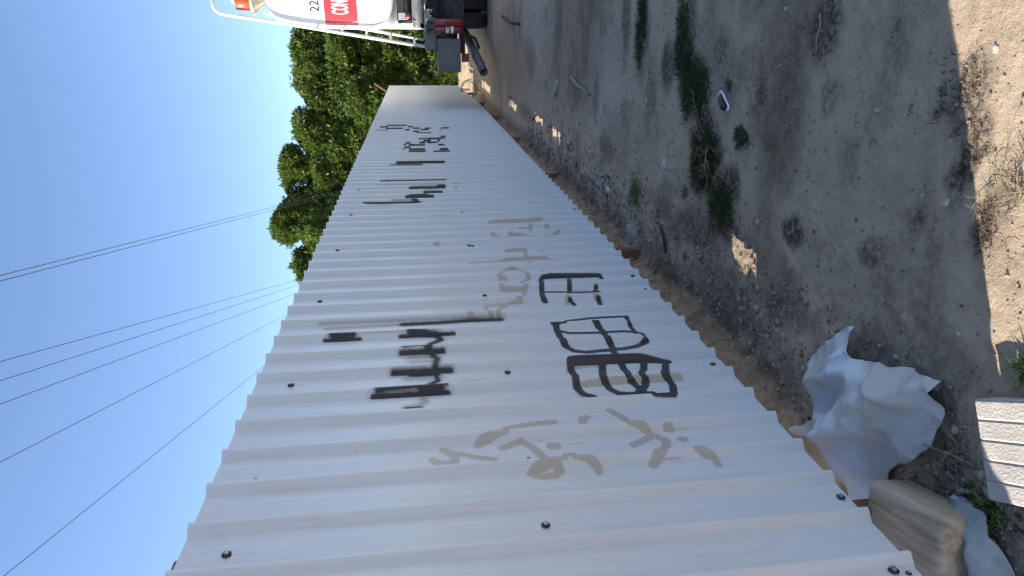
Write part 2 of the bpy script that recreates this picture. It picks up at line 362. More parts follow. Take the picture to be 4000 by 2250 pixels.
STROKES=[
('k',0.0165,0.004,[(2.782,0.715),(2.728,0.727),(2.676,0.722),(2.602,0.735),(2.543,0.735),(2.495,0.72),(2.473,0.685)]),
('k',0.0224,0.006,[(2.783,0.712),(2.787,0.678),(2.777,0.369),(2.752,0.249)]),
('k',0.0165,0.004,[(2.747,0.259),(2.612,0.309),(2.599,0.321),(2.574,0.306),(2.521,0.307),(2.471,0.323)]),
('k',0.0165,0.004,[(2.407,0.35),(2.412,0.432),(2.469,0.419),(2.475,0.52),(2.486,0.568),(2.525,0.594),(2.576,0.6),(2.6,0.609),(2.776,0.562)]),
('k',0.0165,0.004,[(2.767,0.472),(2.709,0.478),(2.679,0.474),(2.605,0.493)]),
('k',0.0165,0.004,[(2.754,0.365),(2.697,0.384),(2.605,0.428)]),
('k',0.0168,0.004,[(2.578,0.483),(2.574,0.477),(2.509,0.462),(2.48,0.477)]),
('k',0.0168,0.004,[(2.579,0.415),(2.546,0.426),(2.479,0.47)]),
('k',0.0126,0.004,[(3.205,0.721),(3.212,0.652),(3.288,0.624),(3.31,0.503),(3.316,0.423),(3.315,0.279),(3.209,0.31)]),
('k',0.0165,0.004,[(3.204,0.703),(3.098,0.702),(3.007,0.713),(2.923,0.669),(2.9,0.616),(2.918,0.412),(2.936,0.341),(2.978,0.279)]),
('k',0.0126,0.004,[(3.162,0.686),(3.132,0.646),(3.117,0.476),(3.123,0.425),(3.121,0.351),(3.109,0.31),(3.086,0.272),(3.011,0.289)]),
('k',0.0165,0.004,[(3.207,0.489),(3.165,0.466),(3.1,0.463),(3.01,0.483),(2.976,0.465),(2.958,0.466),(2.897,0.472),(2.799,0.495)]),
('k',0.0112,0.004,[(3.186,0.303),(3.177,0.299),(3.092,0.297)]),
('k',0.014,0.004,[(3.978,0.632),(3.984,0.579),(3.976,0.267),(3.974,0.254),(3.94,0.252)]),
('k',0.0154,0.004,[(3.965,0.645),(3.6,0.702),(3.572,0.689)]),
('k',0.0126,0.004,[(3.739,0.661),(3.733,0.563),(3.709,0.461),(3.71,0.332)]),
('k',0.014,0.004,[(3.944,0.466),(3.712,0.514)]),
('k',0.0126,0.004,[(3.779,0.332),(3.703,0.359)]),
('k',0.014,0.005,[(3.579,0.54),(3.517,0.53)]),
('k',0.014,0.005,[(3.581,0.37),(3.508,0.378)]),
('t',0.0168,0.006,[(2.568,0.729),(2.578,0.595),(2.576,0.256)]),
('t',0.014,0.006,[(2.707,0.743),(2.737,0.711),(2.763,0.627),(2.739,0.578)]),
('t',0.014,0.006,[(2.554,0.745),(2.486,0.733)]),
('t',0.014,0.006,[(3.531,0.571),(3.591,0.549)]),
('t',0.014,0.006,[(3.59,0.385),(3.576,0.363),(3.542,0.356)]),
('t',0.0112,0.006,[(3.747,0.481),(3.737,0.397)]),
('t',0.0165,0.004,[(2.151,1.344),(2.108,1.304),(2.071,1.307),(2.062,1.331),(2.07,1.364),(2.093,1.385)]),
('t',0.0126,0.004,[(2.136,1.323),(2.117,1.274),(2.09,1.227),(2.069,1.161)]),
('t',0.0165,0.004,[(2.165,1.213),(2.177,1.2),(2.203,1.141),(2.211,1.104),(2.264,1.09),(2.285,1.019),(2.294,0.893)]),
('t',0.0168,0.004,[(2.136,1.121),(2.157,1.08),(2.166,1.043),(2.135,1.012),(2.062,0.981),(2.007,0.986)]),
('t',0.0165,0.004,[(2.0,0.967),(1.976,1.027),(1.965,1.04),(1.945,1.006),(1.947,0.958),(1.967,0.934),(1.99,0.945),(2.002,0.962)]),
('t',0.014,0.004,[(2.011,0.926),(2.012,0.911),(2.059,0.892),(2.061,0.87),(2.012,0.875),(2.002,0.83),(1.976,0.796),(1.969,0.793),(1.942,0.8)]),
('t',0.0224,0.004,[(2.128,0.934),(2.126,0.922)]),
('t',0.0168,0.004,[(2.312,0.755),(2.306,0.773),(2.274,0.777)]),
('t',0.017,0.004,[(2.18,0.459),(2.179,0.449)]),
('t',0.017,0.004,[(2.11,0.428),(2.108,0.418)]),
('t',0.0165,0.004,[(2.351,0.646),(2.31,0.618),(2.267,0.598),(2.212,0.609),(2.2,0.566),(2.176,0.543),(2.151,0.531),(2.114,0.491),(2.07,0.502),(2.063,0.511),(2.008,0.541),(2.003,0.55)]),
('t',0.0165,0.004,[(2.095,0.624),(2.142,0.534)]),
('t',0.018,0.006,[(2.003,0.555),(1.959,0.593)]),
('t',0.014,0.006,[(2.005,0.411),(1.974,0.353),(1.933,0.356)]),
('t',0.0015,0.002,[(2.289,0.889),(2.288,0.826)]),
('t',0.0015,0.002,[(2.127,0.911),(2.133,0.804)]),
('t',0.0015,0.002,[(2.161,1.008),(2.172,0.933)]),
('t',0.0015,0.002,[(2.176,0.436),(2.177,0.367)]),
('t',0.0015,0.002,[(1.982,0.545),(1.982,0.476)]),
('t',0.0015,0.002,[(2.336,0.576),(2.34,0.561)]),
('t',0.0015,0.002,[(2.103,0.404),(2.1,0.384)]),
('t',0.0015,0.002,[(2.314,0.74),(2.31,0.702)]),
('t',0.0015,0.002,[(1.934,0.33),(1.932,0.305)]),
('t',0.0015,0.002,[(1.953,0.792),(1.95,0.761)]),
('t',0.014,0.005,[(5.373,0.826),(5.38,0.729),(5.383,0.482),(5.398,0.382)]),
('t',0.014,0.005,[(5.202,0.512),(5.179,0.512),(5.012,0.54)]),
('t',0.0112,0.005,[(5.17,0.604),(5.171,0.538)]),
('t',0.014,0.005,[(4.994,0.845),(4.93,0.784),(4.948,0.72),(4.979,0.709),(4.995,0.693)]),
('t',0.0126,0.005,[(4.979,0.681),(4.976,0.618),(4.937,0.472),(4.952,0.385),(4.976,0.352),(4.979,0.337),(4.997,0.32)]),
('t',0.0112,0.005,[(4.722,0.862),(4.73,0.609),(4.724,0.443)]),
('t',0.014,0.005,[(4.572,0.79),(4.579,0.653),(4.52,0.653),(4.385,0.678)]),
('t',0.014,0.005,[(4.348,1.069),(4.353,0.947),(4.374,0.791),(4.375,0.542),(4.336,0.468)]),
('t',0.014,0.005,[(3.978,0.873),(3.986,0.906),(4.002,0.91),(4.108,0.887),(4.164,0.849),(4.176,0.803),(4.173,0.777),(4.142,0.734),(4.12,0.725),(4.006,0.732),(3.998,0.722),(3.977,0.725),(3.924,0.779)]),
('t',0.014,0.005,[(3.907,0.91),(3.799,0.92),(3.784,0.914),(3.779,0.79),(3.798,0.765)]),
('t',0.014,0.005,[(3.777,0.779),(3.709,0.793)]),
('t',0.014,0.005,[(3.603,0.838),(3.581,0.831),(3.575,0.877),(3.565,0.901),(3.553,1.035),(3.508,1.048)]),
('t',0.014,0.005,[(3.541,0.93),(3.493,0.976),(3.367,0.991)]),
('t',0.014,0.005,[(3.4,1.139),(3.384,1.143),(3.377,1.122)]),
('t',0.014,0.005,[(3.4,1.032),(3.381,1.029)]),
('t',0.014,0.005,[(4.556,0.537),(4.554,0.521)]),
('t',0.014,0.005,[(4.136,0.613),(4.135,0.598)]),
('t',0.014,0.005,[(5.184,0.384),(5.183,0.366)]),
('t',0.014,0.005,[(5.146,0.387),(5.144,0.369)]),
('t',0.014,0.005,[(4.752,0.964),(4.75,0.948)]),
('t',0.014,0.005,[(4.32,0.666),(4.319,0.651)]),
('t',0.002,0.002,[(4.558,0.514),(4.565,0.395)]),
('t',0.002,0.002,[(5.546,0.784),(5.55,0.439)]),
('g',0.006,0.008,[(3.385,1.949),(3.382,0.952)]),
('b',0.0224,0.008,[(3.334,1.906),(3.344,1.48)]),
('k',0.019,0.0184,[(3.347,1.506),(3.347,1.327),(3.356,1.159),(3.352,0.983)]),
('g',0.0285,0.03,[(3.347,1.506),(3.347,1.327),(3.356,1.159),(3.352,0.983)]),
('k',0.0123,0.023,[(3.195,1.863),(3.193,1.759)]),
('g',0.0185,0.03,[(3.195,1.863),(3.193,1.759)]),
('k',0.0076,0.0092,[(3.178,1.9),(3.177,1.722)]),
('b',0.004,0.004,[(3.203,1.894),(3.199,1.427)]),
('k',0.0152,0.0115,[(3.198,1.471),(3.175,1.333),(3.127,1.316),(3.089,1.367),(3.002,1.376),(2.996,1.384),(2.984,1.384)]),
('g',0.0228,0.03,[(3.198,1.471),(3.175,1.333),(3.127,1.316),(3.089,1.367),(3.002,1.376),(2.996,1.384),(2.984,1.384)]),
('k',0.0066,0.0092,[(3.179,1.523),(3.181,1.243)]),
('k',0.0057,0.0069,[(3.008,1.506),(3.012,1.368)]),
('k',0.0095,0.0092,[(2.982,1.513),(2.981,1.309)]),
('g',0.0142,0.03,[(2.982,1.513),(2.981,1.309)]),
('g',0.03,0.03,[(2.947,1.466),(2.939,1.347)]),
('g',0.026,0.03,[(2.9,1.46),(2.893,1.349)]),
('k',0.0114,0.023,[(2.976,1.37),(2.918,1.342),(2.804,1.35),(2.788,1.357)]),
('g',0.0171,0.03,[(2.976,1.37),(2.918,1.342),(2.804,1.35),(2.788,1.357)]),
('k',0.0114,0.0138,[(2.78,1.544),(2.778,1.284)]),
('g',0.0171,0.03,[(2.78,1.544),(2.778,1.284)]),
('k',0.0171,0.0161,[(2.768,1.46),(2.766,1.347)]),
('g',0.0256,0.03,[(2.768,1.46),(2.766,1.347)]),
('g',0.03,0.02,[(2.735,1.476),(2.724,1.343)]),
('k',0.0095,0.0138,[(2.767,1.353),(2.695,1.344),(2.676,1.378)]),
('g',0.0142,0.03,[(2.767,1.353),(2.695,1.344),(2.676,1.378)]),
('k',0.0066,0.0069,[(2.6,1.606),(2.606,1.308)]),
('k',0.0171,0.023,[(2.592,1.416),(2.593,1.336)]),
('g',0.0256,0.03,[(2.592,1.416),(2.593,1.336)]),
('g',0.03,0.02,[(2.591,1.596),(2.591,1.432)]),
('k',0.0095,0.023,[(2.595,1.606),(2.595,1.585)]),
('g',0.0142,0.03,[(2.595,1.606),(2.595,1.585)]),
('k',0.0095,0.0069,[(2.577,1.627),(2.576,1.305)]),
('g',0.0142,0.03,[(2.577,1.627),(2.576,1.305)]),
('g',0.0224,0.015,[(2.548,1.412),(2.516,1.408),(2.489,1.434),(2.48,1.485)]),
('k',0.0047,0.0069,[(2.478,1.49),(2.479,1.419)]),
('b',0.003,0.002,[(2.678,1.253),(2.69,1.216),(2.689,1.109)]),
('b',0.003,0.002,[(2.674,1.251),(2.677,1.175)]),
('k',0.0154,0.010499999999999999,[(8.193,1.639),(8.191,1.086)]),
('g',0.02,0.020999999999999998,[(8.182,1.63),(8.181,1.087)]),
('k',0.006,0.006999999999999999,[(8.002,1.718),(7.997,1.347)]),
('k',0.02,0.013999999999999999,[(9.606,1.563),(9.782,1.536),(9.783,1.505)]),
('k',0.02,0.013999999999999999,[(9.583,1.493),(9.584,1.438)]),
('k',0.015,0.013999999999999999,[(9.582,1.427),(9.583,1.3)]),
('k',0.015,0.013999999999999999,[(9.583,1.089),(9.584,1.027)]),
('k',0.0175,0.013999999999999999,[(9.212,1.575),(9.383,1.553),(9.384,1.503)]),
('k',0.0225,0.013999999999999999,[(9.185,1.481),(9.185,1.311)]),
('k',0.02,0.013999999999999999,[(9.184,1.071),(9.186,1.001)]),
('k',0.0075,0.006999999999999999,[(8.998,1.5),(8.996,1.292)]),
('k',0.0075,0.006999999999999999,[(8.996,1.178),(8.996,0.968)]),
('k',0.0175,0.013999999999999999,[(9.8,1.346),(9.802,1.29)]),
('k',0.0175,0.013999999999999999,[(9.8,1.233),(9.807,1.108)]),
('k',0.015,0.013999999999999999,[(9.987,1.287),(9.987,1.218)]),
('k',0.015,0.013999999999999999,[(10.187,1.214),(10.189,1.06)]),
('k',0.015,0.013999999999999999,[(10.183,1.208),(9.983,1.213)]),
('k',0.015,0.013999999999999999,[(10.186,1.078),(9.99,1.079)]),
('k',0.02,0.013999999999999999,[(10.205,1.047),(10.384,1.011),(10.386,0.981)]),
('k',0.006,0.006999999999999999,[(10.192,1.366),(10.194,0.977)]),
('k',0.0225,0.013999999999999999,[(10.989,1.428),(10.987,1.378)]),
('k',0.0225,0.013999999999999999,[(11.191,1.306),(11.193,1.229)]),
('k',0.015,0.013999999999999999,[(11.385,1.239),(11.386,1.167)]),
('k',0.02,0.013999999999999999,[(11.398,1.433),(11.388,1.356)]),
('k',0.0225,0.013999999999999999,[(11.588,1.513),(11.601,1.475)]),
('k',0.0225,0.013999999999999999,[(11.189,1.555),(11.19,1.523)]),
('k',0.02,0.013999999999999999,[(11.597,1.972),(11.598,1.893)]),
('k',0.03,0.020999999999999998,[(11.406,1.86),(11.402,1.647)]),
('g',0.04,0.020999999999999998,[(11.186,1.999),(11.194,1.885)]),
('k',0.014,0.006999999999999999,[(11.791,1.874),(11.79,1.567)]),
('k',0.0075,0.006999999999999999,[(10.8,1.385),(10.799,1.174)]),
('k',0.014,0.006999999999999999,[(11.389,0.976),(11.398,0.87)]),
('g',0.015,0.013999999999999999,[(10.986,1.025),(11.194,0.991)]),
('b',0.006,0.0056,[(6.979,1.826),(6.978,1.13)]),
('k',0.005,0.0056,[(7.181,1.794),(7.179,1.104)]),
('k',0.0126,0.010499999999999999,[(6.778,1.484),(6.776,1.139)]),
('g',0.0175,0.020999999999999998,[(6.789,1.459),(6.793,1.138)]),
('k',0.014,0.013999999999999999,[(6.796,1.194),(6.797,1.141)]),
('k',0.0098,0.0098,[(6.578,1.343),(6.578,1.171)]),
('g',0.014,0.020999999999999998,[(6.589,1.334),(6.59,1.209)]),
('k',0.0154,0.0098,[(6.379,1.512),(6.378,1.27)]),
('g',0.015,0.013999999999999999,[(6.391,1.474),(6.399,1.315)]),
('k',0.004,0.0056,[(6.396,1.489),(6.402,1.314)]),
('k',0.0125,0.013999999999999999,[(6.199,1.451),(6.186,1.415),(6.173,1.452)]),
('k',0.014,0.0084,[(6.16,1.865),(6.169,1.416)]),
('b',0.0154,0.0084,[(6.154,1.865),(6.152,1.782),(6.012,1.757),(6.01,1.643)]),
('g',0.014,0.013999999999999999,[(6.199,1.641),(6.194,1.459)]),
('k',0.004,0.0056,[(6.182,1.909),(6.178,1.372)]),
('b',0.005,0.0042,[(5.957,1.755),(5.96,1.703)]),
('b',0.006,0.0042,[(6.979,1.039),(6.977,0.955)]),
('b',0.004,0.003,[(4.531,1.356),(4.565,1.257)]),
('b',0.004,0.003,[(4.351,1.333),(4.372,1.291)]),
('b',0.0112,0.004,[(4.785,1.298),(4.784,1.268)]),
('b',0.003,0.003,[(4.776,1.263),(4.78,1.225)]),
('b',0.004,0.003,[(4.133,1.484),(4.138,1.461)]),
('b',0.003,0.003,[(5.585,1.317),(5.597,1.249),(5.584,1.132)]),
]

# ------------------------------------------------------------------ fence
def fence_mat():
    mt, nt, N, L, b = new_mat("white_painted_steel")
    tc = N.new("ShaderNodeTexCoord"); P = tc.outputs["Object"]
    def noise(sc, det=5, vec=None, rough=.6):
        n = N.new("ShaderNodeTexNoise"); n.inputs["Scale"].default_value = sc; n.inputs["Detail"].default_value = det; n.inputs["Roughness"].default_value = rough
        L.new(vec or P, n.inputs["Vector"]); return n.outputs["Fac"]
    def rng_(v, a, b_, c=0., d=1.):
        r = N.new("ShaderNodeMapRange"); r.inputs["From Min"].default_value = a; r.inputs["From Max"].default_value = b_
        r.inputs["To Min"].default_value = c; r.inputs["To Max"].default_value = d; L.new(v, r.inputs["Value"]); return r.outputs[0]
    def mix(f, a, b_):
        x = N.new("ShaderNodeMix"); x.data_type = 'RGBA'
        if isinstance(f, float): x.inputs[0].default_value = f
        else: L.new(f, x.inputs[0])
        for i, q in ((6, a), (7, b_)):
            if isinstance(q, tuple): x.inputs[i].default_value = (*q, 1)
            else: L.new(q, x.inputs[i])
        return x.outputs[2]
    def math_(op, a, b_):
        x = N.new("ShaderNodeMath"); x.operation = op
        for i, q in ((0, a), (1, b_)):
            if isinstance(q, (int, float)): x.inputs[i].default_value = q
            else: L.new(q, x.inputs[i])
        return x.outputs[0]
    mp = N.new("ShaderNodeMapping"); mp.inputs["Scale"].default_value = (1, 1, .05); L.new(P, mp.inputs["Vector"])
    streak = noise(30, 5, mp.outputs[0], .65)
    base = mix(rng_(streak, .35, .75), (.545, .56, .58), (.485, .497, .512))
    base = mix(math_('MULTIPLY', rng_(noise(5, 8, None, .7), .55, .75), .22), base, (.40, .38, .35))
    # dust thrown up along the foot of the sheets
    sx = N.new("ShaderNodeSeparateXYZ"); L.new(P, sx.inputs[0])
    foot = math_('MULTIPLY', rng_(sx.outputs["Z"], 0.0, .22, 1., 0.), rng_(noise(14, 7, None, .7), .35, .7, .05, .5))
    base = mix(foot, base, (.42, .34, .25))
    at = N.new("ShaderNodeAttribute"); at.attribute_name = "paint"
    sp = N.new("ShaderNodeSeparateColor"); L.new(at.outputs["Color"], sp.inputs[0])
    nz = rng_(noise(55, 5, None, .7), .3, .7, -.11, .11)
    def ink(v): return rng_(math_('ADD', v, nz), .16, .62)
    def soft(v): return rng_(math_('ADD', v, nz), .15, .95)
    base = mix(math_('MULTIPLY', ink(sp.outputs[1]), .80), base, (.345, .30, .24))
    base = mix(math_('MULTIPLY', soft(sp.outputs[2]), .62), base, (.10, .09, .085))
    base = mix(math_('MULTIPLY', soft(at.outputs["Alpha"]), .65), base, (.27, .17, .12))
    kk = math_('MULTIPLY', ink(sp.outputs[0]), rng_(noise(17, 6, mp.outputs[0], .7), .30, .62, .94, 1.0))
    base = mix(math_('MULTIPLY', kk, .97), base, (.008, .006, .007))
    L.new(base, b.inputs["Base Color"])
    rr = N.new("ShaderNodeMix"); rr.data_type = 'FLOAT'; L.new(kk, rr.inputs[0]); L.new(rng_(noise(7, 4), .3, .7, .27, .36), rr.inputs[2]); rr.inputs[3].default_value = .75
    L.new(rr.outputs[0], b.inputs["Roughness"]); b.inputs["Specular IOR Level"].default_value = .45; b.inputs["Coat Weight"].default_value = .08; b.inputs["Coat Roughness"].default_value = .1
    bp = N.new("ShaderNodeBump"); bp.inputs["Strength"].default_value = .012; bp.inputs["Distance"].default_value = .01
    L.new(noise(9, 3, mp.outputs[0]), bp.inputs["Height"]); L.new(bp.outputs[0], b.inputs["Normal"])
    return mt
M['fence'] = fence_mat()
M['rust'] = simple("rusty_steel", (.16, .075, .045), .8, 0, .35, 14, .4, 80, .3, (.09, .04, .025), .7)
M['dark_metal'] = simple("dark_screw_metal", (.035, .03, .03), .5, .6, .3, 90)
M['screw_head'] = simple("zinc_screw_head", (.33, .31, .30), .4, .8, .2, 90)
M['concrete'] = simple("weathered_concrete", (.27, .235, .195), .95, 0, .18, 9, .5, 90, .2, (.27, .22, .17), .6)

def prof_x(off):
    # one rib period: crest, hidden flank, pan with two shallow swages, visible flank
    o = np.asarray(off, float)
    x = np.interp(o, [0, .006, .036, .169, .194, .2], [0, 0, -.033, -.033, -.002, 0])
    for c in (.080, .125):
        x = x + .0004*np.clip(1-np.abs(o-c)/.007, 0, 1)
    return x
OFFS = np.concatenate([[0, .006, .016, .026, .036], np.linspace(.036, .169, 16)[1:], [.175, .181, .1875, .194]])
def zbot(y): return -.0025*(y-1) + .13*sstep(15.5, 21.4, y)
def ztop(y): return H + .012*sstep(18, 21.4, y)

fence = empty("corrugated_fence", (0, YN, G0))
tag(fence, "long white corrugated steel fence with black and tan graffiti", "fence")
ORG = Vector((0, YN, G0))
def child(o, par, org):
    o.parent = par; o.location = Vector(o.location) - org

per0 = int(math.floor((YN-Y0)/S))
ys_all = np.concatenate([Y0 + n*S + OFFS for n in range(per0, int((YF-Y0)/S)+1)])
ys_all = ys_all[(ys_all >= YN) & (ys_all <= YF)]
joints = [YN] + [Y0 + S*(5*k-0.0) - .0 for k in range(0, 40) if YN + .2 < Y0 + S*5*k < YF-.3] + [YF]
RUST = [(yv, zv, s_) for (yv, zv, s_) in ((1.689,2.007,1),(1.693,1.04,1),(1.702,.022,1),(2.731,1.991,1),(2.735,1.024,1),(2.694,.046,1),(3.737,1.992,1),(3.719,1.032,1),(4.738,1.994,1),(4.748,1.045,.9),(5.76,1.984,.9),(6.761,1.021,1),(7.709,.987,1))]
STROKES += [('b', .0015, .007, [(y_, z_-.008), (y_+.001, z_-.03-.05*s_)]) for y_, z_, s_ in RUST]
def paint_for(yv, zv):
    out = np.zeros((len(yv), 4), np.float32)
    idx = {'k': 0, 't': 1, 'g': 2, 'b': 3}
    for kind, hw, soft, pts in STROKES:
        pr = np.array(pts); mg = hw+soft+.02
        m_ = (yv > pr[:, 0].min()-mg) & (yv < pr[:, 0].max()+mg) & (zv > pr[:, 1].min()-mg) & (zv < pr[:, 1].max()+mg)
        if not m_.any(): continue
        a_y, a_z = yv[m_], zv[m_]; d = np.full(a_y.shape, 9.)
        for i in range(len(pts)-1):
            (y1, z1), (y2, z2) = pts[i], pts[i+1]
            dy, dz = y2-y1, z2-z1; l2 = dy*dy+dz*dz+1e-12
            t = np.clip(((a_y-y1)*dy+(a_z-z1)*dz)/l2, 0, 1)
            d = np.minimum(d, np.hypot(a_y-y1-t*dy, a_z-z1-t*dz))
        v = np.clip(.5 + (hw-d)/(2*max(soft, .0045)), 0, 1)
        c = idx[kind]; cur = out[m_, c]; out[m_, c] = np.maximum(cur, v)
    return out
for j in range(len(joints)-1):
    a, b_ = joints[j], joints[j+1]
    yy = ys_all[(ys_all >= a-1e-6) & (ys_all <= b_+1e-6)]
    yy = np.unique(np.concatenate([[a], yy, [b_]]))
    dense = 1.9 < b_ and a < 13.2
    nz_ = (270 if a < 7 else 200) if dense else 40
    t = np.linspace(0, 1, nz_)
    YY, TT = np.meshgrid(yy, t)
    jt = .004*hash2(np.array([j]), np.array([3]), 2)[0]; jb = .006*hash2(np.array([j]), np.array([9]), 2)[0]
    ZZ = (zbot(YY)-jb)*(1-TT) + (ztop(YY)-jt)*TT
    off = np.mod(YY - Y0, S)
    XX = prof_x(off) + .0022*fbm(YY*1.1, ZZ*.8, 3, 81)
    # a shallow dent low on one far sheet, a buckled foot and a lifted corner at the far end
    XX = XX - .02*np.exp(-((YY-8.1)/.35)**2 - ((ZZ-.55)/.3)**2)*(.5+.5*np.sin(YY*14+ZZ*9))
    XX = XX + .006*np.sin(YY*40)*np.exp(-((YY-2.72)/.1)**2 - ((ZZ-.05)/.12)**2)
    Vv = np.stack([XX.ravel(), YY.ravel()-YN, ZZ.ravel()-G0], 1)
    p_ = grid_mesh("sheet", Vv, len(yy), nz_, M['fence'], fence, sm=True)
    bm = bmesh.new(); bm.from_mesh(p_.data)
    for e in bm.edges:
        if len(e.link_faces) == 2 and e.calc_face_angle(0) > math.radians(14): e.smooth = False
    bm.to_mesh(p_.data); bm.free()
    pa = paint_for(YY.ravel(), ZZ.ravel()) if dense else np.zeros((YY.size, 4), np.float32)
    at = p_.data.color_attributes.new("paint", 'FLOAT_COLOR', 'POINT')
    at.data.foreach_set("color", pa.ravel())

SCREWS = [(1.689,2.007,1),(1.693,1.04,1),(1.702,.022,1),(1.372,.067,1.1),(2.731,1.991,1),(2.735,1.024,1),(2.694,.046,1),(3.737,1.992,1),(3.719,1.032,1),(3.959,.042,1),(4.738,1.994,1),(4.748,1.045,.9),(4.735,1.019,.9),(2.056,1.035,.5),(5.76,1.984,.9),(6.76,1.99,.9),(7.76,1.99,.9),(5.74,1.03,.9),(7.709,.987,1),(6.761,1.021,1),(1.357,.03,.6),(3.716,.037,.6),(4.701,.03,.8),(3.947,.266,.6),(5.75,.02,.9),(8.75,1.99,.9),(9.75,1.99,.9),(8.72,1.02,.9),(2.054,2.002,.5)]
def screw_mesh():
    w = MB(); w.lathe([(.0, 0), (.0135, 0), (.0145, .002), (.012, .004), (.0, .0042)], (0, 0, 0), 'x', 14)
    h = MB(); h.lathe([(.0, .004), (.0085, .004), (.0085, .0085), (.007, .0105), (.0, .011)], (0, 0, 0), 'x', 6)
    return w, h
w, h = screw_mesh()
sc0 = w.build("screw", M['dark_metal'], fence, sm=True); hd0 = h.build("screw_head", M['screw_head'], sc0)
first = True
for (yv, zv, s_) in SCREWS:
    xo = float(prof_x(np.mod(yv-Y0, S))) + .003
    if first: so, ho = sc0, hd0; first = False
    else:
        so = sc0.copy(); COL.objects.link(so); so.parent = fence
        ho = hd0.copy(); COL.objects.link(ho); ho.parent = so
    so.location = (xo, yv-YN, zv-G0); so.scale = (s_, s_, s_)
for zr in (.035, 1.03, 1.995):
    r_ = MB(); r_.box((-.064, (YF-YN)/2, zr-G0), (.04, YF-YN-.02, .04)); r_.build("rail", M['rust'], fence, bevel=.004)
for yp in (1.72, 4.74, 7.75, 10.78, 13.8, 16.8, 19.8, 21.37):
    pm = MB(); pm.box((-.125, yp-YN, (2.165+.42)/2 - .40 - G0), (.07, .07, 2.165+.42)); pm.build("post", M['rust'], fence, bevel=.005)
# stick-up of rusty angle at the far end
br = MB(); br.tube([(-.30, 21.5-YN, 2.06-G0), (.06, 21.46-YN, 2.60-G0)], .028, 4); br.build("brace", M['rust'], fence)

# ------------------------------------------------------------------ trees
def leaf_mat():
    mt, nt, N, L, b = new_mat("tree_leaf")
    at = N.new("ShaderNodeAttribute"); at.attribute_name = "tint"
    cr = N.new("ShaderNodeValToRGB"); L.new(at.outputs["Fac"], cr.inputs[0])
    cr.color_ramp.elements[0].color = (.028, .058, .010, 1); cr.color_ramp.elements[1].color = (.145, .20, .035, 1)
    L.new(cr.outputs[0], b.inputs["Base Color"]); b.inputs["Roughness"].default_value = .55; b.inputs["Specular IOR Level"].default_value = .35
    tr = N.new("ShaderNodeBsdfTranslucent"); tr.inputs[0].default_value = (.17, .26, .03, 1)
    ms = N.new("ShaderNodeMixShader"); ms.inputs[0].default_value = .22
    L.new(b.outputs[0], ms.inputs[1]); L.new(tr.outputs[0], ms.inputs[2])
    L.new(ms.outputs[0], N["Material Output"].inputs[0])
    return mt
M['leaf'] = leaf_mat()
M['bark'] = simple("tree_bark", (.12, .09, .065), .95, 0, .3, 12, .6, 40)

def leaves_object(name, cen, nrm, size, tint, parent, org, mat, per=6, aspect=.34):
    n = len(cen)
    cen = np.repeat(cen, per, 0); nrm = np.repeat(nrm, per, 0); tint = np.repeat(tint, per); size = np.repeat(size, per)
    k = len(cen)
    r1 = rng.normal(size=(k, 3)); d = nrm*.75 + r1*.62; d /= np.linalg.norm(d, axis=1)[:, None]
    r2 = rng.normal(size=(k, 3)); s_ = np.cross(d, r2); s_ /= np.linalg.norm(s_, axis=1)[:, None]
    ln = size*rng.uniform(.7, 1.3, k); w = ln*aspect
    bend = np.cross(s_, d)*(ln*.12)[:, None]
    p0 = cen; p1 = cen + d*(ln*.5)[:, None] + s_*(w*.5)[:, None] + bend; p2 = cen + d*ln[:, None]; p3 = cen + d*(ln*.5)[:, None] - s_*(w*.5)[:, None] + bend
    V = np.stack([p0, p1, p2, p3], 1).reshape(-1, 3) - np.array(org)
    F = np.arange(k*4).reshape(-1, 4)
    o = raw_mesh(name, V, F, mat, parent)
    at = o.data.attributes.new("tint", 'FLOAT', 'POINT')
    tv = np.clip(np.repeat(tint + rng.normal(0, .12, k), 4), 0, 1).astype(np.float32)
    at.data.foreach_set("value", tv)
    return o

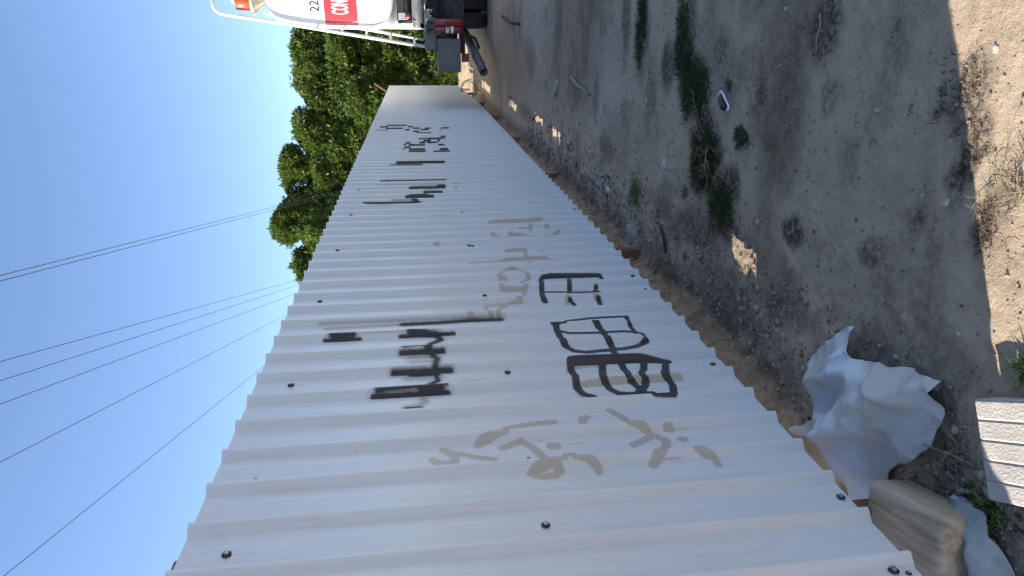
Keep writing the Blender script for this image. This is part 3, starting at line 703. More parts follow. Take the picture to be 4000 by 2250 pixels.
def tree(x, y, top, rad, label, lumps, seed):
    base = gz(x, y)
    root = empty("broadleaf_tree", (x, y, base)); tag(root, label, "tree", "trees behind the fence")
    R = random.Random(seed); rn = np.random.default_rng(seed)
    tk = MB(); hgt = top-base
    tk.tube([(0, 0, -.1), (.05, .02, hgt*.2), (-.04, .05, hgt*.42), (.02, 0, hgt*.62)], [.17, .14, .10, .05], 10)
    trunk = tk.build("trunk", M['bark'], root, sm=True)
    lb = []
    # crown lumps: one column of ellipsoids from ground to top, uneven in size
    L_ = []
    for i in range(lumps):
        f_ = i/(lumps-1)
        zc = base + .55 + (hgt-1.25)*f_
        wv = rad*(.75+.35*math.sin(math.pi*min(1, .25+f_*.75)))
        for q in range(4 if f_ < .8 else 3):
            a = R.uniform(0, 6.28); rr = wv*R.uniform(.25, .80)*(1-.45*f_)
            L_.append((x+math.cos(a)*rr, y+math.sin(a)*rr, zc+R.uniform(-.3, .3), wv*R.uniform(.34, .70), wv*R.uniform(.38, .66), R.uniform(.38, .8)))
    L_.append((x+R.uniform(-.2, .2), y, top-.42, rad*.36, rad*.36, .42))
    lm = MB()
    for (cx, cy, cz, *_r) in L_[::2]:
        lm.tube([(0, .0, min(hgt*.5, max(.3, (cz-base)*.55))), ((cx-x)*.5, (cy-y)*.5, (cz-base)*.8), (cx-x, cy-y, cz-base)], [.05, .035, .015], 6)
    lm.build("limb", M['bark'], root, sm=True)
    C_, N_, T_, Z_ = [], [], [], []
    for (cx, cy, cz, ax, ay, az) in L_:
        n = int(760*(ax*ay+ax*az+ay*az)/.9)
        u = rn.normal(size=(n, 3)); u /= np.linalg.norm(u, axis=1)[:, None]
        rr = rn.uniform(.70, 1.06, n)**.6
        # clumping: twigs pushed out or pulled in by noise over the lump
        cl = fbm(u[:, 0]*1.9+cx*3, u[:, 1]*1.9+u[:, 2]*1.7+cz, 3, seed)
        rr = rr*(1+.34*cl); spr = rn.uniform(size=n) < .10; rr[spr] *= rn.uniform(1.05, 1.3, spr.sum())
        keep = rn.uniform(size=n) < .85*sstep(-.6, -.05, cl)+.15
        u, rr, cl = u[keep], rr[keep], cl[keep]
        p = np.stack([cx+u[:, 0]*ax*rr, cy+u[:, 1]*ay*rr, cz+u[:, 2]*az*rr], 1)
        nn = u*np.array([1/ax, 1/ay, 1/az]); nn /= np.linalg.norm(nn, axis=1)[:, None]
        nn[:, 2] += .25
        ok = p[:, 2] > base+.05
        C_.append(p[ok]); N_.append(nn[ok]); T_.append(np.clip(.42+.55*cl[ok]+rn.normal(0, .14, ok.sum()), 0, 1)); Z_.append(rn.uniform(.105, .17, ok.sum()))  # pulled-in leaves tinted darker, pushed-out ones lighter: clump shade painted into the colour
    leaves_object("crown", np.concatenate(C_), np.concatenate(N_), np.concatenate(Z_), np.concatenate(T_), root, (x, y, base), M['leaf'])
    return root

TREES = [(4.6, 29.2, 5.6, 1.79, "broad green tree hidden behind the middle of the tanker", 6),
         (2.6, 28.8, 5.55, 1.74, "green tree rising behind the tanker's rear and ladder", 6),
         (1.0, 28.4, 5.85, 1.74, "dense green tree directly left of the tanker's ladder", 6),
         (-.55, 28.2, 5.75, 1.68, "green tree above the far end of the white fence", 6),
         (-2.15, 28.0, 6.15, 1.68, "green tree with a rounded top just left of the fence's far end", 6),
         (-3.75, 28.3, 6.9, 1.62, "tall green tree crossed by the pair of overhead wires", 7),
         (-6.05, 27.8, 7.25, 1.85, "tallest green tree with a pointed top, near the left end of the row", 7),
         (-7.75, 27.2, 6.5, 1.45, "smallest green tree, last of the row at its left end", 6)]
for i, (x, y, tp, rd, lb, ln) in enumerate(TREES): tree(x, y, tp, rd, lb, ln, 100+i)

# ------------------------------------------------------------------ overhead wires
M['wire'] = simple("black_cable", (.05, .06, .055), .6, 0, .2, 5)
WIRES = [((-.323, 5.328, 4.6), (-3.339, 22.242, 3.9), "upper overhead wire of the pair crossing the tall tree"),
         ((-.362, 5.31, 4.6), (-3.445, 22.423, 3.9), "lower overhead wire of the pair crossing the tall tree"),
         ((-.921, 5.054, 4.6), (-3.768, 14.668, 4.3), "topmost of the overhead wires meeting the left end of the trees"),
         ((-1.052, 4.994, 4.6), (-3.876, 14.598, 4.3), "middle overhead wire ending at the left end of the trees"),
         ((-1.212, 4.92, 4.6), (-4.097, 14.726, 4.3), "lowest overhead wire touching the left end of the trees"),
         ((-1.606, 4.74, 4.6), (-4.099, 13.454, 4.3), "single overhead wire meeting bare fence top left of the trees"),
         ((-2.399, 4.429, 4.6), (-4.069, 10.935, 4.3), "nearest overhead wire, steepest against the sky over the fence")]
for i, (a, b_, lb) in enumerate(WIRES):
    A, B_ = Vector(a), Vector(b_); d = B_-A
    pts = []
    for k in range(25):
        t = -.75 + 3.0*k/24
        pts.append(A + d*t)
    wmb = MB(); wmb.tube(pts, .0034 if i < 2 else .0033, 6)
    o = wmb.build("overhead_wire", M['wire'], None, sm=True); tag(o, lb, "wire", "overhead wires")

# ------------------------------------------------------------------ tanker truck
M['tank_white'] = simple("white_tank_paint", (.80, .79, .75), .35, 0, .04, 3, 0, 60, .5, (.55, .48, .38), .25)
M['truck_red'] = simple("red_vinyl", (.62, .035, .04), .4, 0, .06, 6)
M['truck_black'] = simple("black_chassis", (.022, .022, .025), .6, 0, .3, 9, .2, 60, .4, (.12, .095, .075), .35)
M['truck_grey'] = simple("dark_grey_paint", (.10, .105, .11), .5, .1, .2, 7, 0, 60, .5, (.20, .17, .13), .35)
M['tyre'] = simple("dusty_rubber", (.03, .03, .032), .85, 0, .3, 8, .3, 50, .3, (.13, .105, .08), .5)
M['ext_red'] = simple("extinguisher_red", (.20, .018, .018), .35, 0, .15, 9, 0, 60, .5, (.2, .1, .08), .4)
M['amber'] = simple("amber_plastic", (.36, .075, .018), .3, 0, .1, 14)
M['cream'] = simple("cream_plastic", (.66, .60, .42), .5, 0, .12, 14)
M['black_text'] = simple("black_lettering", (.02, .02, .02), .5, 0, .1, 9)
M['white_text'] = simple("white_lettering", (.82, .82, .80), .5, 0, .05, 9)
M['light_grey'] = simple("light_grey_steel", (.33, .34, .34), .55, .2, .2, 9)
M['lamp_red'] = simple("tail_lamp_red", (.25, .03, .02), .35, 0, .2, 9)

TY = 14.4; TF = TY/13.0
def tx(x13): return CAM[0] + (x13-CAM[0])*TF
def tz(z13): return CAM[2] + (z13-CAM[2])*TF
tb = gz(2.3, TY)
truck = empty("tanker_truck", (2.75, TY, tb)); tag(truck, "white tanker truck with red lettered band and rear ladder parked beyond the fence", "truck")
TO = Vector((2.75, TY, tb))
def tp(x13, z13, y=TY): return Vector((tx(x13), y, tz(z13))) - TO
# tank: rounded-box section, dished rear head
cx_, hw_ = tx(2.78), (tx(2.78)-tx(1.55))
zb_, zt_ = tz(1.66), tz(3.92); zc_, hh_ = (zb_+zt_)/2, (zt_-zb_)/2
def sect(scale, y):
    P_ = []
    for k in range(72):
        a = 2*math.pi*k/72; c_, s_ = math.cos(a), math.sin(a)
        e = .40
        P_.append((cx_ + scale*hw_*math.copysign(abs(c_)**e, c_) - TO.x, y-TO.y, zc_ + (hh_*scale if scale < 1 else hh_)*math.copysign(abs(s_)**e, s_) - TO.z))
    return P_
tk = MB(); rings = []
prof_ = [(.02, -.115), (.35, -.112), (.62, -.10), (.82, -.075), (.93, -.045), (.975, -.02), (1.0, .03), (1.0, .12), (1.012, .13), (1.012, .16), (1.0, .17)] + [(1.0, .5+q*.6) for q in range(10)] + [(.97, 6.05), (.85, 6.12), (.5, 6.17), (.02, 6.18)]
for s_, dy in prof_: rings.append(sect(s_, TY+dy))
Vt = [p for r_ in rings for p in r_]; Ft = []
for i in range(len(rings)-1):
    for k in range(72):
        a, b_ = i*72+k, i*72+(k+1) % 72; Ft.append((a, b_, b_+72, a+72))
Ft.append(tuple(range(71, -1, -1))); Ft.append(tuple((len(rings)-1)*72+k for k in range(72)))
tk.add(Vt, Ft); tank = tk.build("tank", M['tank_white'], truck, sm=True)
def head_y(x, z):
    # depth of the dished head surface at a truck-local x,z
    u = abs((x+TO.x-cx_)/hw_); v = abs((z+TO.z-zc_)/hh_)
    s_ = (u**5+v**5)**.2
    return float(np.interp(s_, [q[0] for q in prof_[:7]], [q[1] for q in prof_[:7]]))
def decal_rect(name, x0, x1, z0, z1, mat, lift, parent, nx=24, nz=10):
    xs = np.linspace(x0, x1, nx); zs = np.linspace(z0, z1, nz); V_ = []
    for z in zs:
        for x in xs: V_.append((x, head_y(x, z)-lift, z))
    return grid_mesh(name, np.array(V_), nx, nz, mat, parent)
band = decal_rect("red_band", tp(1.613, 0).x, tp(3.9, 0).x, tp(0, 2.34).z, tp(0, 2.90).z, M['truck_red'], .004, truck)
decal_rect("pinstripe", tp(1.588, 0).x, tp(1.603, 0).x, tp(0, 2.34).z, tp(0, 2.90).z, M['truck_red'], .004, truck, 3, 10)
def text_mesh(name, body, x, z, height, width, mat, parent, lift):
    cu = bpy.data.curves.new(name, 'FONT'); cu.body = body; cu.size = 1.0; cu.offset = .022 if body == 'CONT' else .006; cu.resolution_u = 4
    t_o = bpy.data.objects.new(name+"_tmp", cu); COL.objects.link(t_o)
    dg = bpy.context.evaluated_depsgraph_get(); me = bpy.data.meshes.new_from_object(t_o.evaluated_get(dg))
    bpy.data.objects.remove(t_o)
    bm = bmesh.new(); bm.from_mesh(me)
    bmesh.ops.triangulate(bm, faces=bm.faces); bmesh.ops.subdivide_edges(bm, edges=[e for e in bm.edges if e.calc_length() > .25], cuts=2)
    xs = [v.co.x for v in bm.verts]; zs = [v.co.y for v in bm.verts]
    x0, x1, z0, z1 = min(xs), max(xs), min(zs), max(zs)
    for v in bm.verts:
        px = x + (v.co.x-x0)/(x1-x0)*width; pz = z + (v.co.y-z0)/(z1-z0)*height
        v.co = (px, head_y(px, pz)-lift, pz)
    bm.to_mesh(me); bm.free(); me.materials.append(mat)
    o = bpy.data.objects.new(name, me); COL.objects.link(o); o.parent = parent
    return o
text_mesh("lettering", "CONT", tp(1.757, 0).x, tp(0, 2.484).z, tz(2.777)-tz(2.484), tx(2.045)-tx(1.757), M['white_text'], truck, .008)
text_mesh("number", "22", tp(1.795, 0).x, tp(0, 2.985).z, tz(3.142)-tz(2.985), tx(1.972)-tx(1.795), M['black_text'], truck, .006)
# ladder on the tank's flank with a looped grab rail on top
pm = MB(); pm.tube([tp(1.236, 1.182, 14.25), tp(1.375, 2.1, 14.28), tp(1.512, 3.0, 14.3), tp(1.572, 3.40, 14.3), tp(1.655, 3.98, 14.3), tp(1.72, 4.45, 14.3), tp(1.745, 4.62, 14.3), tp(1.80, 4.70, 14.3), tp(1.87, 4.735, 14.35), tp(1.97, 4.75, 14.4), tp(2.3, 4.76, 14.9), tp(2.5, 4.74, 15.2)], .033, 10)
pm.build("ladder_rail", M['tank_white'], truck, sm=True)
pm = MB(); pm.tube([tp(1.352, 1.19, 14.72), tp(1.437, 1.70, 14.72), tp(1.522, 2.235, 14.72), tp(1.59, 2.75, 14.75), tp(1.66, 3.5, 14.8), tp(1.78, 4.0, 14.8)], .029, 10)
pm.build("ladder_rail", M['tank_white'], truck, sm=True)
for zr in (1.35, 1.77, 2.195, 2.62, 3.05):
    xo = np.interp(zr, [1.182, 2.1, 3.0], [1.236, 1.375, 1.512]); xi = np.interp(zr+.02, [1.19, 1.70, 2.235, 2.75], [1.352, 1.437, 1.522, 1.59])
    pm = MB(); pm.tube([tp(xo, zr, 14.27), tp(xi, zr+.02, 14.72)], .024, 8); pm.build("rung", M['tank_white'], truck, sm=True)
pm = MB(); pm.tube([tp(1.84, 4.20, 14.9), tp(1.86, 4.36, 14.9), tp(1.90, 4.45, 14.9), tp(1.965, 4.52, 14.9), tp(2.1, 4.56, 14.9), tp(2.6, 4.56, 15)], .033, 10); pm.build("grab_rail", M['tank_white'], truck, sm=True)
# amber beacon on its cream cone
bc = tp(1.945, 4.12, 14.45)
pm = MB(); pm.lathe([(.155, 0), (.165, .012), (.160, .27), (.145, .285), (.0, .286)], bc, 'z', 28); beacon = pm.build("beacon", M['amber'], truck, sm=True)
pm = MB(); pm.lathe([(.03, -.27), (.05, -.25), (.20, -.06), (.235, -.045), (.235, -.005), (.17, 0), (.0, 0.001)], bc, 'z', 28); pm.build("beacon_base", M['cream'], beacon, sm=True)
# underframe
pm = MB(); pm.box(tp(2.6, 1.52, 14.75), (2.15, .5, .30)); pm.build("tank_saddle", M['truck_black'], truck, bevel=.02)
pm = MB(); pm.lathe([(.0, 0), (.10, .005), (.116, .03), (.116, 2.0), (.1, 2.03), (0, 2.04)], tp(1.545, 1.277, 14.3), 'x', 24); pm.build("air_tank", M['truck_grey'], truck, sm=True)
pm = MB(); pm.box(tp(1.74, 1.545, 14.4), (.13, .04, .19)); pm.build("junction_box", M['light_grey'], truck, bevel=.008)
pm = MB(); pm.lathe([(0, -.06), (.05, -.055), (.062, -.02), (.058, .02), (.03, .03)], tp(1.74, 1.455, 14.3), 'y', 16); pm.build("hose_cap", M['ext_red'], truck, sm=True)
pm = MB(); pm.tube([tp(1.74, 1.455, 14.36), tp(1.80, 1.455, 14.42), tp(1.88, 1.47, 14.45), tp(2.1, 1.47, 14.5)], .06, 10); pm.build("hose", M['truck_black'], truck, sm=True)
pm = MB(); pm.tube([tp(1.80, 1.19, 14.3), tp(1.84, 1.12, 14.26), tp(1.80, 1.06, 14.26), tp(1.745, 1.08, 14.26)], .009, 6); pm.build("cable", M['truck_black'], truck, sm=True)
pm = MB(); pm.lathe([(0, 0), (.018, .004), (.026, .03), (.015, .055), (0, .06)], tp(1.742, 1.045, 14.26), 'z', 12); pm.build("work_lamp", M['cream'], truck, sm=True)
pm = MB(); pm.add([tp(1.60, 1.17, 14.3), tp(1.86, 1.17, 14.3), tp(1.86, 1.02, 14.3), tp(1.70, 1.13, 14.3), tp(1.60, 1.17, 14.36), tp(1.86, 1.17, 14.36), tp(1.86, 1.02, 14.36), tp(1.70, 1.13, 14.36)], [(0,1,2,3),(7,6,5,4),(0,4,5,1),(1,5,6,2),(2,6,7,3),(3,7,4,0)]); pm.build("bracket", M['light_grey'], truck)
for xo in (2.2, 3.2):
    pm = MB(); pm.box(tp(xo, .98, 17.3), (.12, 6.2, .30)); pm.build("chassis_rail", M['truck_black'], truck, bevel=.01)
pm = MB(); pm.box(tp(2.35, .82, 14.62), (1.75, .06, .74)); pm.build("mudguard", M['truck_black'], truck, bevel=.02)
def guard_arc(x0, x1, yc, zc, r_):
    g_ = MB(); Vg = []
    for k in range(13):
        a = math.pi*(-.02 + k/12*1.04)
        for xx in (x0, x1):
            for rr in (r_, r_+.02): Vg.append((xx, yc+rr*math.cos(a), zc+rr*math.sin(a)))
    Fg = []
    for k in range(12):
        o_ = k*4; Fg += [(o_+1, o_+3, o_+7, o_+5), (o_, o_+4, o_+6, o_+2), (o_, o_+1, o_+5, o_+4), (o_+2, o_+6, o_+7, o_+3)]
    g_.add(Vg, Fg); return g_
# wheels: dual rear tyres on two axles, ribbed tread
def tyre(xc, yc, wdt, r_):
    t_ = MB(); pr = [(r_*.55, -wdt/2), (r_*.80, -wdt/2), (r_*.93, -wdt*.48), (r_*.985, -wdt*.40)]
    n_g = 5
    for g_ in range(n_g):
        a = -wdt*.40 + wdt*.8*g_/n_g; b_ = a + wdt*.8/n_g
        pr += [(r_, a+.004), (r_, b_-.012), (r_-.014, b_-.010), (r_-.014, b_-.001)]
    pr += [(r_*.985, wdt*.40), (r_*.93, wdt*.48), (r_*.80, wdt/2), (r_*.55, wdt/2)]
    t_.lathe(pr, (xc, yc, r_), 'x', 40)
    o = t_.build("tyre", M['tyre'], truck, sm=False)
    rm = MB(); rm.lathe([(.04, -wdt*.30), (r_*.30, -wdt*.28), (r_*.5, -wdt*.42), (r_*.56, -wdt*.46), (r_*.56, wdt*.46), (.04, wdt*.3)], (xc, yc, r_), 'x', 24)
    rm.build("rim", M['light_grey'], o, sm=True); return o
wr = .56
for yc in (TY+.62, TY+1.95):
    for xa in (1.555, 1.86, 3.25, 3.555):
        tyre(tx(xa)+.15-TO.x, yc-TO.y, .29, wr)
for xa in (1.65, 3.45): tyre(tx(xa)+.15-TO.x, 21.0-TO.y, .29, wr)
pm = guard_arc(tx(1.55)-TO.x, tx(2.2)-TO.x, .62, wr, wr+.07); pm.build("wheel_arch", M['truck_black'], truck)
pm = guard_arc(tx(1.55)-TO.x, tx(2.2)-TO.x, 1.95, wr, wr+.07); pm.build("wheel_arch", M['truck_black'], truck)
# rear step, side box, lamp, discharge pipe
pm = MB(); pm.box((tp(1.45, 0).x, .02, tp(0, 1.075).z), (tx(1.73)-tx(1.19), .5, tz(1.174)-tz(.975))); pm.build("rear_step", M['truck_grey'], truck, bevel=.008)
pm = MB(); pm.box((tp(1.30, 0).x, .05, tp(0, .85).z), (tx(1.56)-tx(1.33), .4, tz(1.0)-tz(.60))); pm.build("step_frame", M['truck_black'], truck, bevel=.01)
pm = MB(); pm.box((tp(1.09, 0).x, -.04, tp(0, .757).z), (tx(1.38)-tx(.815), .55, tz(.963)-tz(.552))); pm.build("side_box", M['truck_grey'], truck, bevel=.012)
pm = MB(); pm.box((tp(1.045, 0).x, .05, tp(0, .45).z), (.165, .08, .15)); pm.build("tail_lamp", M['lamp_red'], truck, bevel=.012)
pm = MB(); pm.box((tp(1.32, 0).x, .12, tp(0, .50).z), (.45, .1, .12)); pm.build("bumper_bar", M['truck_black'], truck, bevel=.01)
# pipe built as a hollow tube
def hollow(pts, r0, r1, name, mat, parent, n=20):
    a = MB(); a.tube(pts, r0, n, cap=False); b2 = MB(); b2.tube(pts, r1, n, cap=False)
    k = len(a.v); a.add(b2.v, [tuple(reversed(f)) for f in b2.f])
    last = (len(pts)-1)*n
    a.f += [(last+i, last+(i+1) % n, k+last+(i+1) % n, k+last+i) for i in range(n)]
    return a.build(name, mat, parent, sm=True)
pend = tp(.790, .110, 13.9); pend.x = CAM[0]+(.79-CAM[0])*13.9/13-TO.x; pend.z = CAM[2]+(.11-CAM[2])*13.9/13-TO.z
hollow([tp(1.62, .50, 15.6), tp(1.45, .40, 15.1), tp(1.15, .27, 14.6), pend], .088, .076, "discharge_pipe", M['truck_grey'], truck)
pm = MB(); pm.tube([tp(1.50, .55, 14.7), tp(1.38, .25, 14.6), tp(1.20, .18, 14.55)], .03, 8); pm.build("pipe_stay", M['truck_black'], truck, sm=True)
for q_, (xa, za, xb, zb2) in enumerate([(1.62, 1.62, 1.66, 1.12), (1.70, 1.02, 1.95, .72), (1.40, .95, 1.60, .62), (1.80, .95, 1.62, .58)]):
    pm = MB(); pm.tube([tp(xa, za, 14.28), tp((xa+xb)/2+.05, (za+zb2)/2-.06, 14.2), tp(xb, zb2, 14.3)], .011, 6); pm.build("air_hose", M['truck_black'], truck, sm=True)
pm = MB(); pm.lathe([(.05, -.01), (.062, 0), (.05, .01), (.04, 0), (.05, -.01)], tp(1.585, 1.225, 14.2), 'y', 16); pm.build("valve_wheel", M['light_grey'], truck, sm=True)
pm = MB(); pm.box(tp(1.90, .70, 14.55), (.05, .04, .36)); pm.build("stay_bar", M['light_grey'], truck, bevel=.004)
# pair of red fire extinguishers strapped behind the step
def extinguisher(xc13, r13, name):
    c_ = tp(xc13, .515, 14.12); r_ = r13*TF; h_ = (tz(1.03)-tz(.515))
    e_ = MB(); e_.lathe([(.0, 0), (r_*.9, .0), (r_, .02), (r_, h_-r_*.9), (r_*.9, h_-r_*.45), (r_*.6, h_-r_*.12), (r_*.3, h_), (0, h_+.002)], c_, 'z', 24)
    o = e_.build(name, M['ext_red'], truck, sm=True)
    v_ = MB(); v_.lathe([(r_*.25, h_), (r_*.28, h_+.05), (r_*.5, h_+.055), (r_*.5, h_+.085), (0, h_+.09)], c_, 'z', 12); v_.box((c_.x-.03, c_.y-.02, c_.z+h_+.11), (.12, .03, .02)); v_.build("valve", M['truck_black'], o)
    return o, c_, r_, h_
extinguisher(1.638, .068, "fire_extinguisher")
o, c_, r_, h_ = extinguisher(1.522, .060, "fire_extinguisher")
for zz in (.675, .755):
    l_ = MB(); l_.lathe([(r_+.002, 0), (r_+.003, .002), (r_+.003, .05), (r_+.002, .052)], (c_.x, c_.y, c_.z+tz(zz)-tz(.515)), 'z', 24); l_.build("label_band", M['white_text'], o, sm=True)
pm = MB(); pm.tube([tp(1.70, .78, 14.2), tp(1.64, .78, 14.02), tp(1.55, .78, 14.02), tp(1.45, .78, 14.2)], .012, 6); pm.build("strap", M['truck_black'], truck)
# cab beyond the tank
pm = MB(); pm.add([(x, y, z) for x in (-1.15, 1.15) for (y, z) in ((6.4, .7), (8.3, .7), (8.3, 1.6), (8.05, 2.75), (6.4, 2.75))],
    [(0,1,2,3,4), (9,8,7,6,5), (0,5,6,1), (1,6,7,2), (2,7,8,3), (3,8,9,4), (4,9,5,0)]); cab = pm.build("cab", M['tank_white'], truck, bevel=.06)
pm = MB(); pm.box((0, 8.19, 2.12), (1.9, .05, .75), Matrix.Rotation(.21, 3, 'X')); pm.build("windscreen", M['truck_black'], cab, bevel=.01)

# ------------------------------------------------------------------ things lying on the ground
def in_poly(px, py, poly):
    inside = np.zeros(px.shape, bool); n = len(poly)
    for i in range(n):
        x1, y1 = poly[i]; x2, y2 = poly[(i+1) % n]
        c = ((y1 > py) != (y2 > py)) & (px < (x2-x1)*(py-y1)/(y2-y1+1e-12)+x1)
        inside ^= c
    return inside
def seg_dist(px, py, pts):
    d = np.full(px.shape, 9.); sgn = np.zeros(px.shape)
    for i in range(len(pts)-1):
        (x1, y1), (x2, y2) = pts[i], pts[i+1]; dx, dy = x2-x1, y2-y1; l2 = dx*dx+dy*dy+1e-12
        t = np.clip(((px-x1)*dx+(py-y1)*dy)/l2, 0, 1); e = np.hypot(px-x1-t*dx, py-y1-t*dy)
        s_ = np.sign((px-x1)*dy-(py-y1)*dx)
        m_ = e < d; sgn = np.where(m_, s_, sgn); d = np.minimum(d, e)
    return d, sgn

def plastic_mat():
    mt, nt, N, L, b = new_mat("white_woven_plastic")
    tc = N.new("ShaderNodeTexCoord"); P = tc.outputs["Object"]
    n = N.new("ShaderNodeTexNoise"); n.inputs["Scale"].default_value = 3.2; n.inputs["Detail"].default_value = 8; L.new(P, n.inputs["Vector"])
    r = N.new("ShaderNodeMapRange"); r.inputs["From Min"].default_value = .40; r.inputs["From Max"].default_value = .60; r.inputs["To Max"].default_value = .75; L.new(n.outputs["Fac"], r.inputs["Value"])
    mx = N.new("ShaderNodeMix"); mx.data_type = 'RGBA'; L.new(r.outputs[0], mx.inputs[0]); mx.inputs[6].default_value = (.67, .68, .70, 1); mx.inputs[7].default_value = (.47, .42, .35, 1)
    n2 = N.new("ShaderNodeTexNoise"); n2.inputs["Scale"].default_value = 90; n2.inputs["Detail"].default_value = 3; L.new(P, n2.inputs["Vector"])
    r2 = N.new("ShaderNodeMapRange"); r2.inputs["From Min"].default_value = .70; r2.inputs["From Max"].default_value = .75; r2.inputs["To Max"].default_value = .6; L.new(n2.outputs["Fac"], r2.inputs["Value"])
    m2 = N.new("ShaderNodeMix"); m2.data_type = 'RGBA'; L.new(r2.outputs[0], m2.inputs[0]); L.new(mx.outputs[2], m2.inputs[6]); m2.inputs[7].default_value = (.18, .14, .11, 1)
    L.new(m2.outputs[2], b.inputs["Base Color"]); b.inputs["Roughness"].default_value = .5
    tr = N.new("ShaderNodeBsdfTranslucent"); tr.inputs[0].default_value = (.6, .6, .62, 1)
    ms = N.new("ShaderNodeMixShader"); ms.inputs[0].default_value = .25; L.new(b.outputs[0], ms.inputs[1]); L.new(tr.outputs[0], ms.inputs[2]); L.new(ms.outputs[0], N["Material Output"].inputs[0])
    wv = N.new("ShaderNodeTexNoise"); wv.inputs["Scale"].default_value = 26; wv.inputs["Detail"].default_value = 4; L.new(P, wv.inputs["Vector"])
    bp = N.new("ShaderNodeBump"); bp.inputs["Strength"].default_value = .35; bp.inputs["Distance"].default_value = .012; L.new(wv.outputs["Fac"], bp.inputs["Height"]); L.new(bp.outputs[0], b.inputs["Normal"])
    return mt
M['plastic'] = plastic_mat()
from mathutils.geometry import delaunay_2d_cdt
def sheet_object(name, poly, folds, hbase, hfold, mat, npts=70, seed=3, crumple=.02):
    """crumpled sheet: facets between folds, rounded creases, thin"""
    R = np.random.default_rng(seed); P_ = []
    n = len(poly)
    for i in range(n):                                   # outline, slightly uneven
        a, b_ = np.array(poly[i]), np.array(poly[(i+1) % n]); k = max(1, int(np.linalg.norm(b_-a)/.03))
        for q in range(k): P_.append(tuple(a+(b_-a)*q/k + (R.normal(0, .0035, 2) if q else 0)))
    m_ = len(P_); E_ = [(i, (i+1) % m_) for i in range(m_)]
    pa = np.array(poly); lo, hi = pa.min(0), pa.max(0); cand = []
    for f_, _a, _w in folds:                             # points along the fold lines
        for i in range(len(f_)-1):
            a, b_ = np.array(f_[i]), np.array(f_[i+1])
            for q in np.linspace(0, 1, max(2, int(np.linalg.norm(b_-a)/.03))): cand.append(a+(b_-a)*q)
    tries = 0
    while len(cand) < npts and tries < 5000:
        tries += 1; c = lo + R.random(2)*(hi-lo)
        if all(np.hypot(*(c-d)) > .024 for d in cand): cand.append(c)
    cand = np.array(cand)
    ins = in_poly(cand[:, 0], cand[:, 1], poly); dE, _ = seg_dist(cand[:, 0], cand[:, 1], poly+[poly[0]])
    for c in cand[ins & (dE > .012)]: P_.append(tuple(c))
    vo, ed, fa, *_ = delaunay_2d_cdt([Vector(p) for p in P_], E_, [list(range(m_))], 1, 1e-5)
    X_ = np.array([v.x for v in vo]); Y_ = np.array([v.y for v in vo])
    dE, _ = seg_dist(X_, Y_, poly+[poly[0]])
    h_ = hbase*sstep(0, .10, dE) + R.uniform(0, crumple, len(X_)) + .6*crumple*(fbm(X_*6, Y_*6, 2, seed)+.5)
    for pts, am, w in folds:
        d, sg = seg_dist(X_, Y_, pts); h_ = h_ + am*hfold*np.clip(1-d/np.where(sg > 0, w*.5, w*1.3), 0, 1)
    Z_ = ground_z(X_, Y_, False) + .012 + np.maximum(h_, .003)
    c = np.array([X_.mean(), Y_.mean(), G0])
    me = bpy.data.meshes.new(name); me.from_pydata([(x-c[0], y-c[1], z-c[2]) for x, y, z in zip(X_, Y_, Z_)], [], fa); me.update()
    bm = bmesh.new(); bm.from_mesh(me)
    bmesh.ops.subdivide_edges(bm, edges=bm.edges, cuts=3, use_grid_fill=True)
    bmesh.ops.triangulate(bm, faces=[f for f in bm.faces if len(f.verts) > 4])
    for _ in range(4): bmesh.ops.smooth_vert(bm, verts=bm.verts, factor=.5, use_axis_x=True, use_axis_y=True, use_axis_z=True)
    for v in bm.verts:
        wx, wy = v.co.x+c[0], v.co.y+c[1]; v.co.z += float(.0045*fbm(np.array([wx*24]), np.array([wy*24]), 3, seed+7)[0] + .007*max(0., 1-3.4*abs(fbm(np.array([wx*15-wy*7]), np.array([wy*9+wx*4]), 2, seed+27)[0]))**2 + .016*max(0., 1-2.6*abs(fbm(np.array([wx*8+.6*math.sin(wy*9)]), np.array([wy*6]), 2, seed+17)[0]))**2.2)
    bmesh.ops.recalc_face_normals(bm, faces=bm.faces)
    bm.to_mesh(me); bm.free(); smooth(me); me.materials.append(mat)
    o = bpy.data.objects.new(name, me); COL.objects.link(o); o.location = c
    sm_ = o.modifiers.new("thick", 'SOLIDIFY'); sm_.thickness = .0015
    return o

BAG = [(.402,2.148),(.335,2.113),(.303,2.069),(.322,2.004),(.356,1.936),(.385,1.832),(.402,1.742),(.417,1.674),(.353,1.673),(.27,1.664),(.189,1.674),(.093,1.701),(.045,1.735),(.014,1.787),(-.05,1.81),(-.134,1.828),(-.179,1.837),(-.262,1.8),(-.30,1.857),(-.26,1.987),(-.25,2.09),(-.213,2.272),(-.242,2.411),(-.1,2.29),(-.046,2.224),(-.005,2.334),(.068,2.378),(.161,2.383),(.275,2.298),(.357,2.212)]
FOLDS = [([(.418,2.123),(.309,2.12),(.27,2.152),(.224,2.142)],.55,.05),([(.048,2.33),(.137,2.192),(.207,2.113),(.277,2.015)],.9,.06),([(.272,1.982),(.223,1.983),(.19,1.963),(.195,1.916)],.6,.06),([(.335,1.959),(.276,1.849),(.278,1.8),(.335,1.751),(.37,1.674)],.8,.07),([(-.02,2.043),(.052,2.004),(.108,1.95),(.195,1.916),(.238,1.871)],1.1,.08),([(-.129,2.038),(-.03,2.013),(.076,1.928),(.128,1.86)],.8,.06),([(-.213,2.369),(-.022,2.212),(-.049,2.166)],.7,.06),([(.209,2.033),(.136,2.017),(.044,2.063)],.6,.05),([(-.095,2.136),(-.047,2.077),(-.006,2.02)],.6,.05),([(.188,1.855),(.254,1.793),(.327,1.689)],.6,.07),([(.148,1.814),(.089,1.741)],.6,.06)]
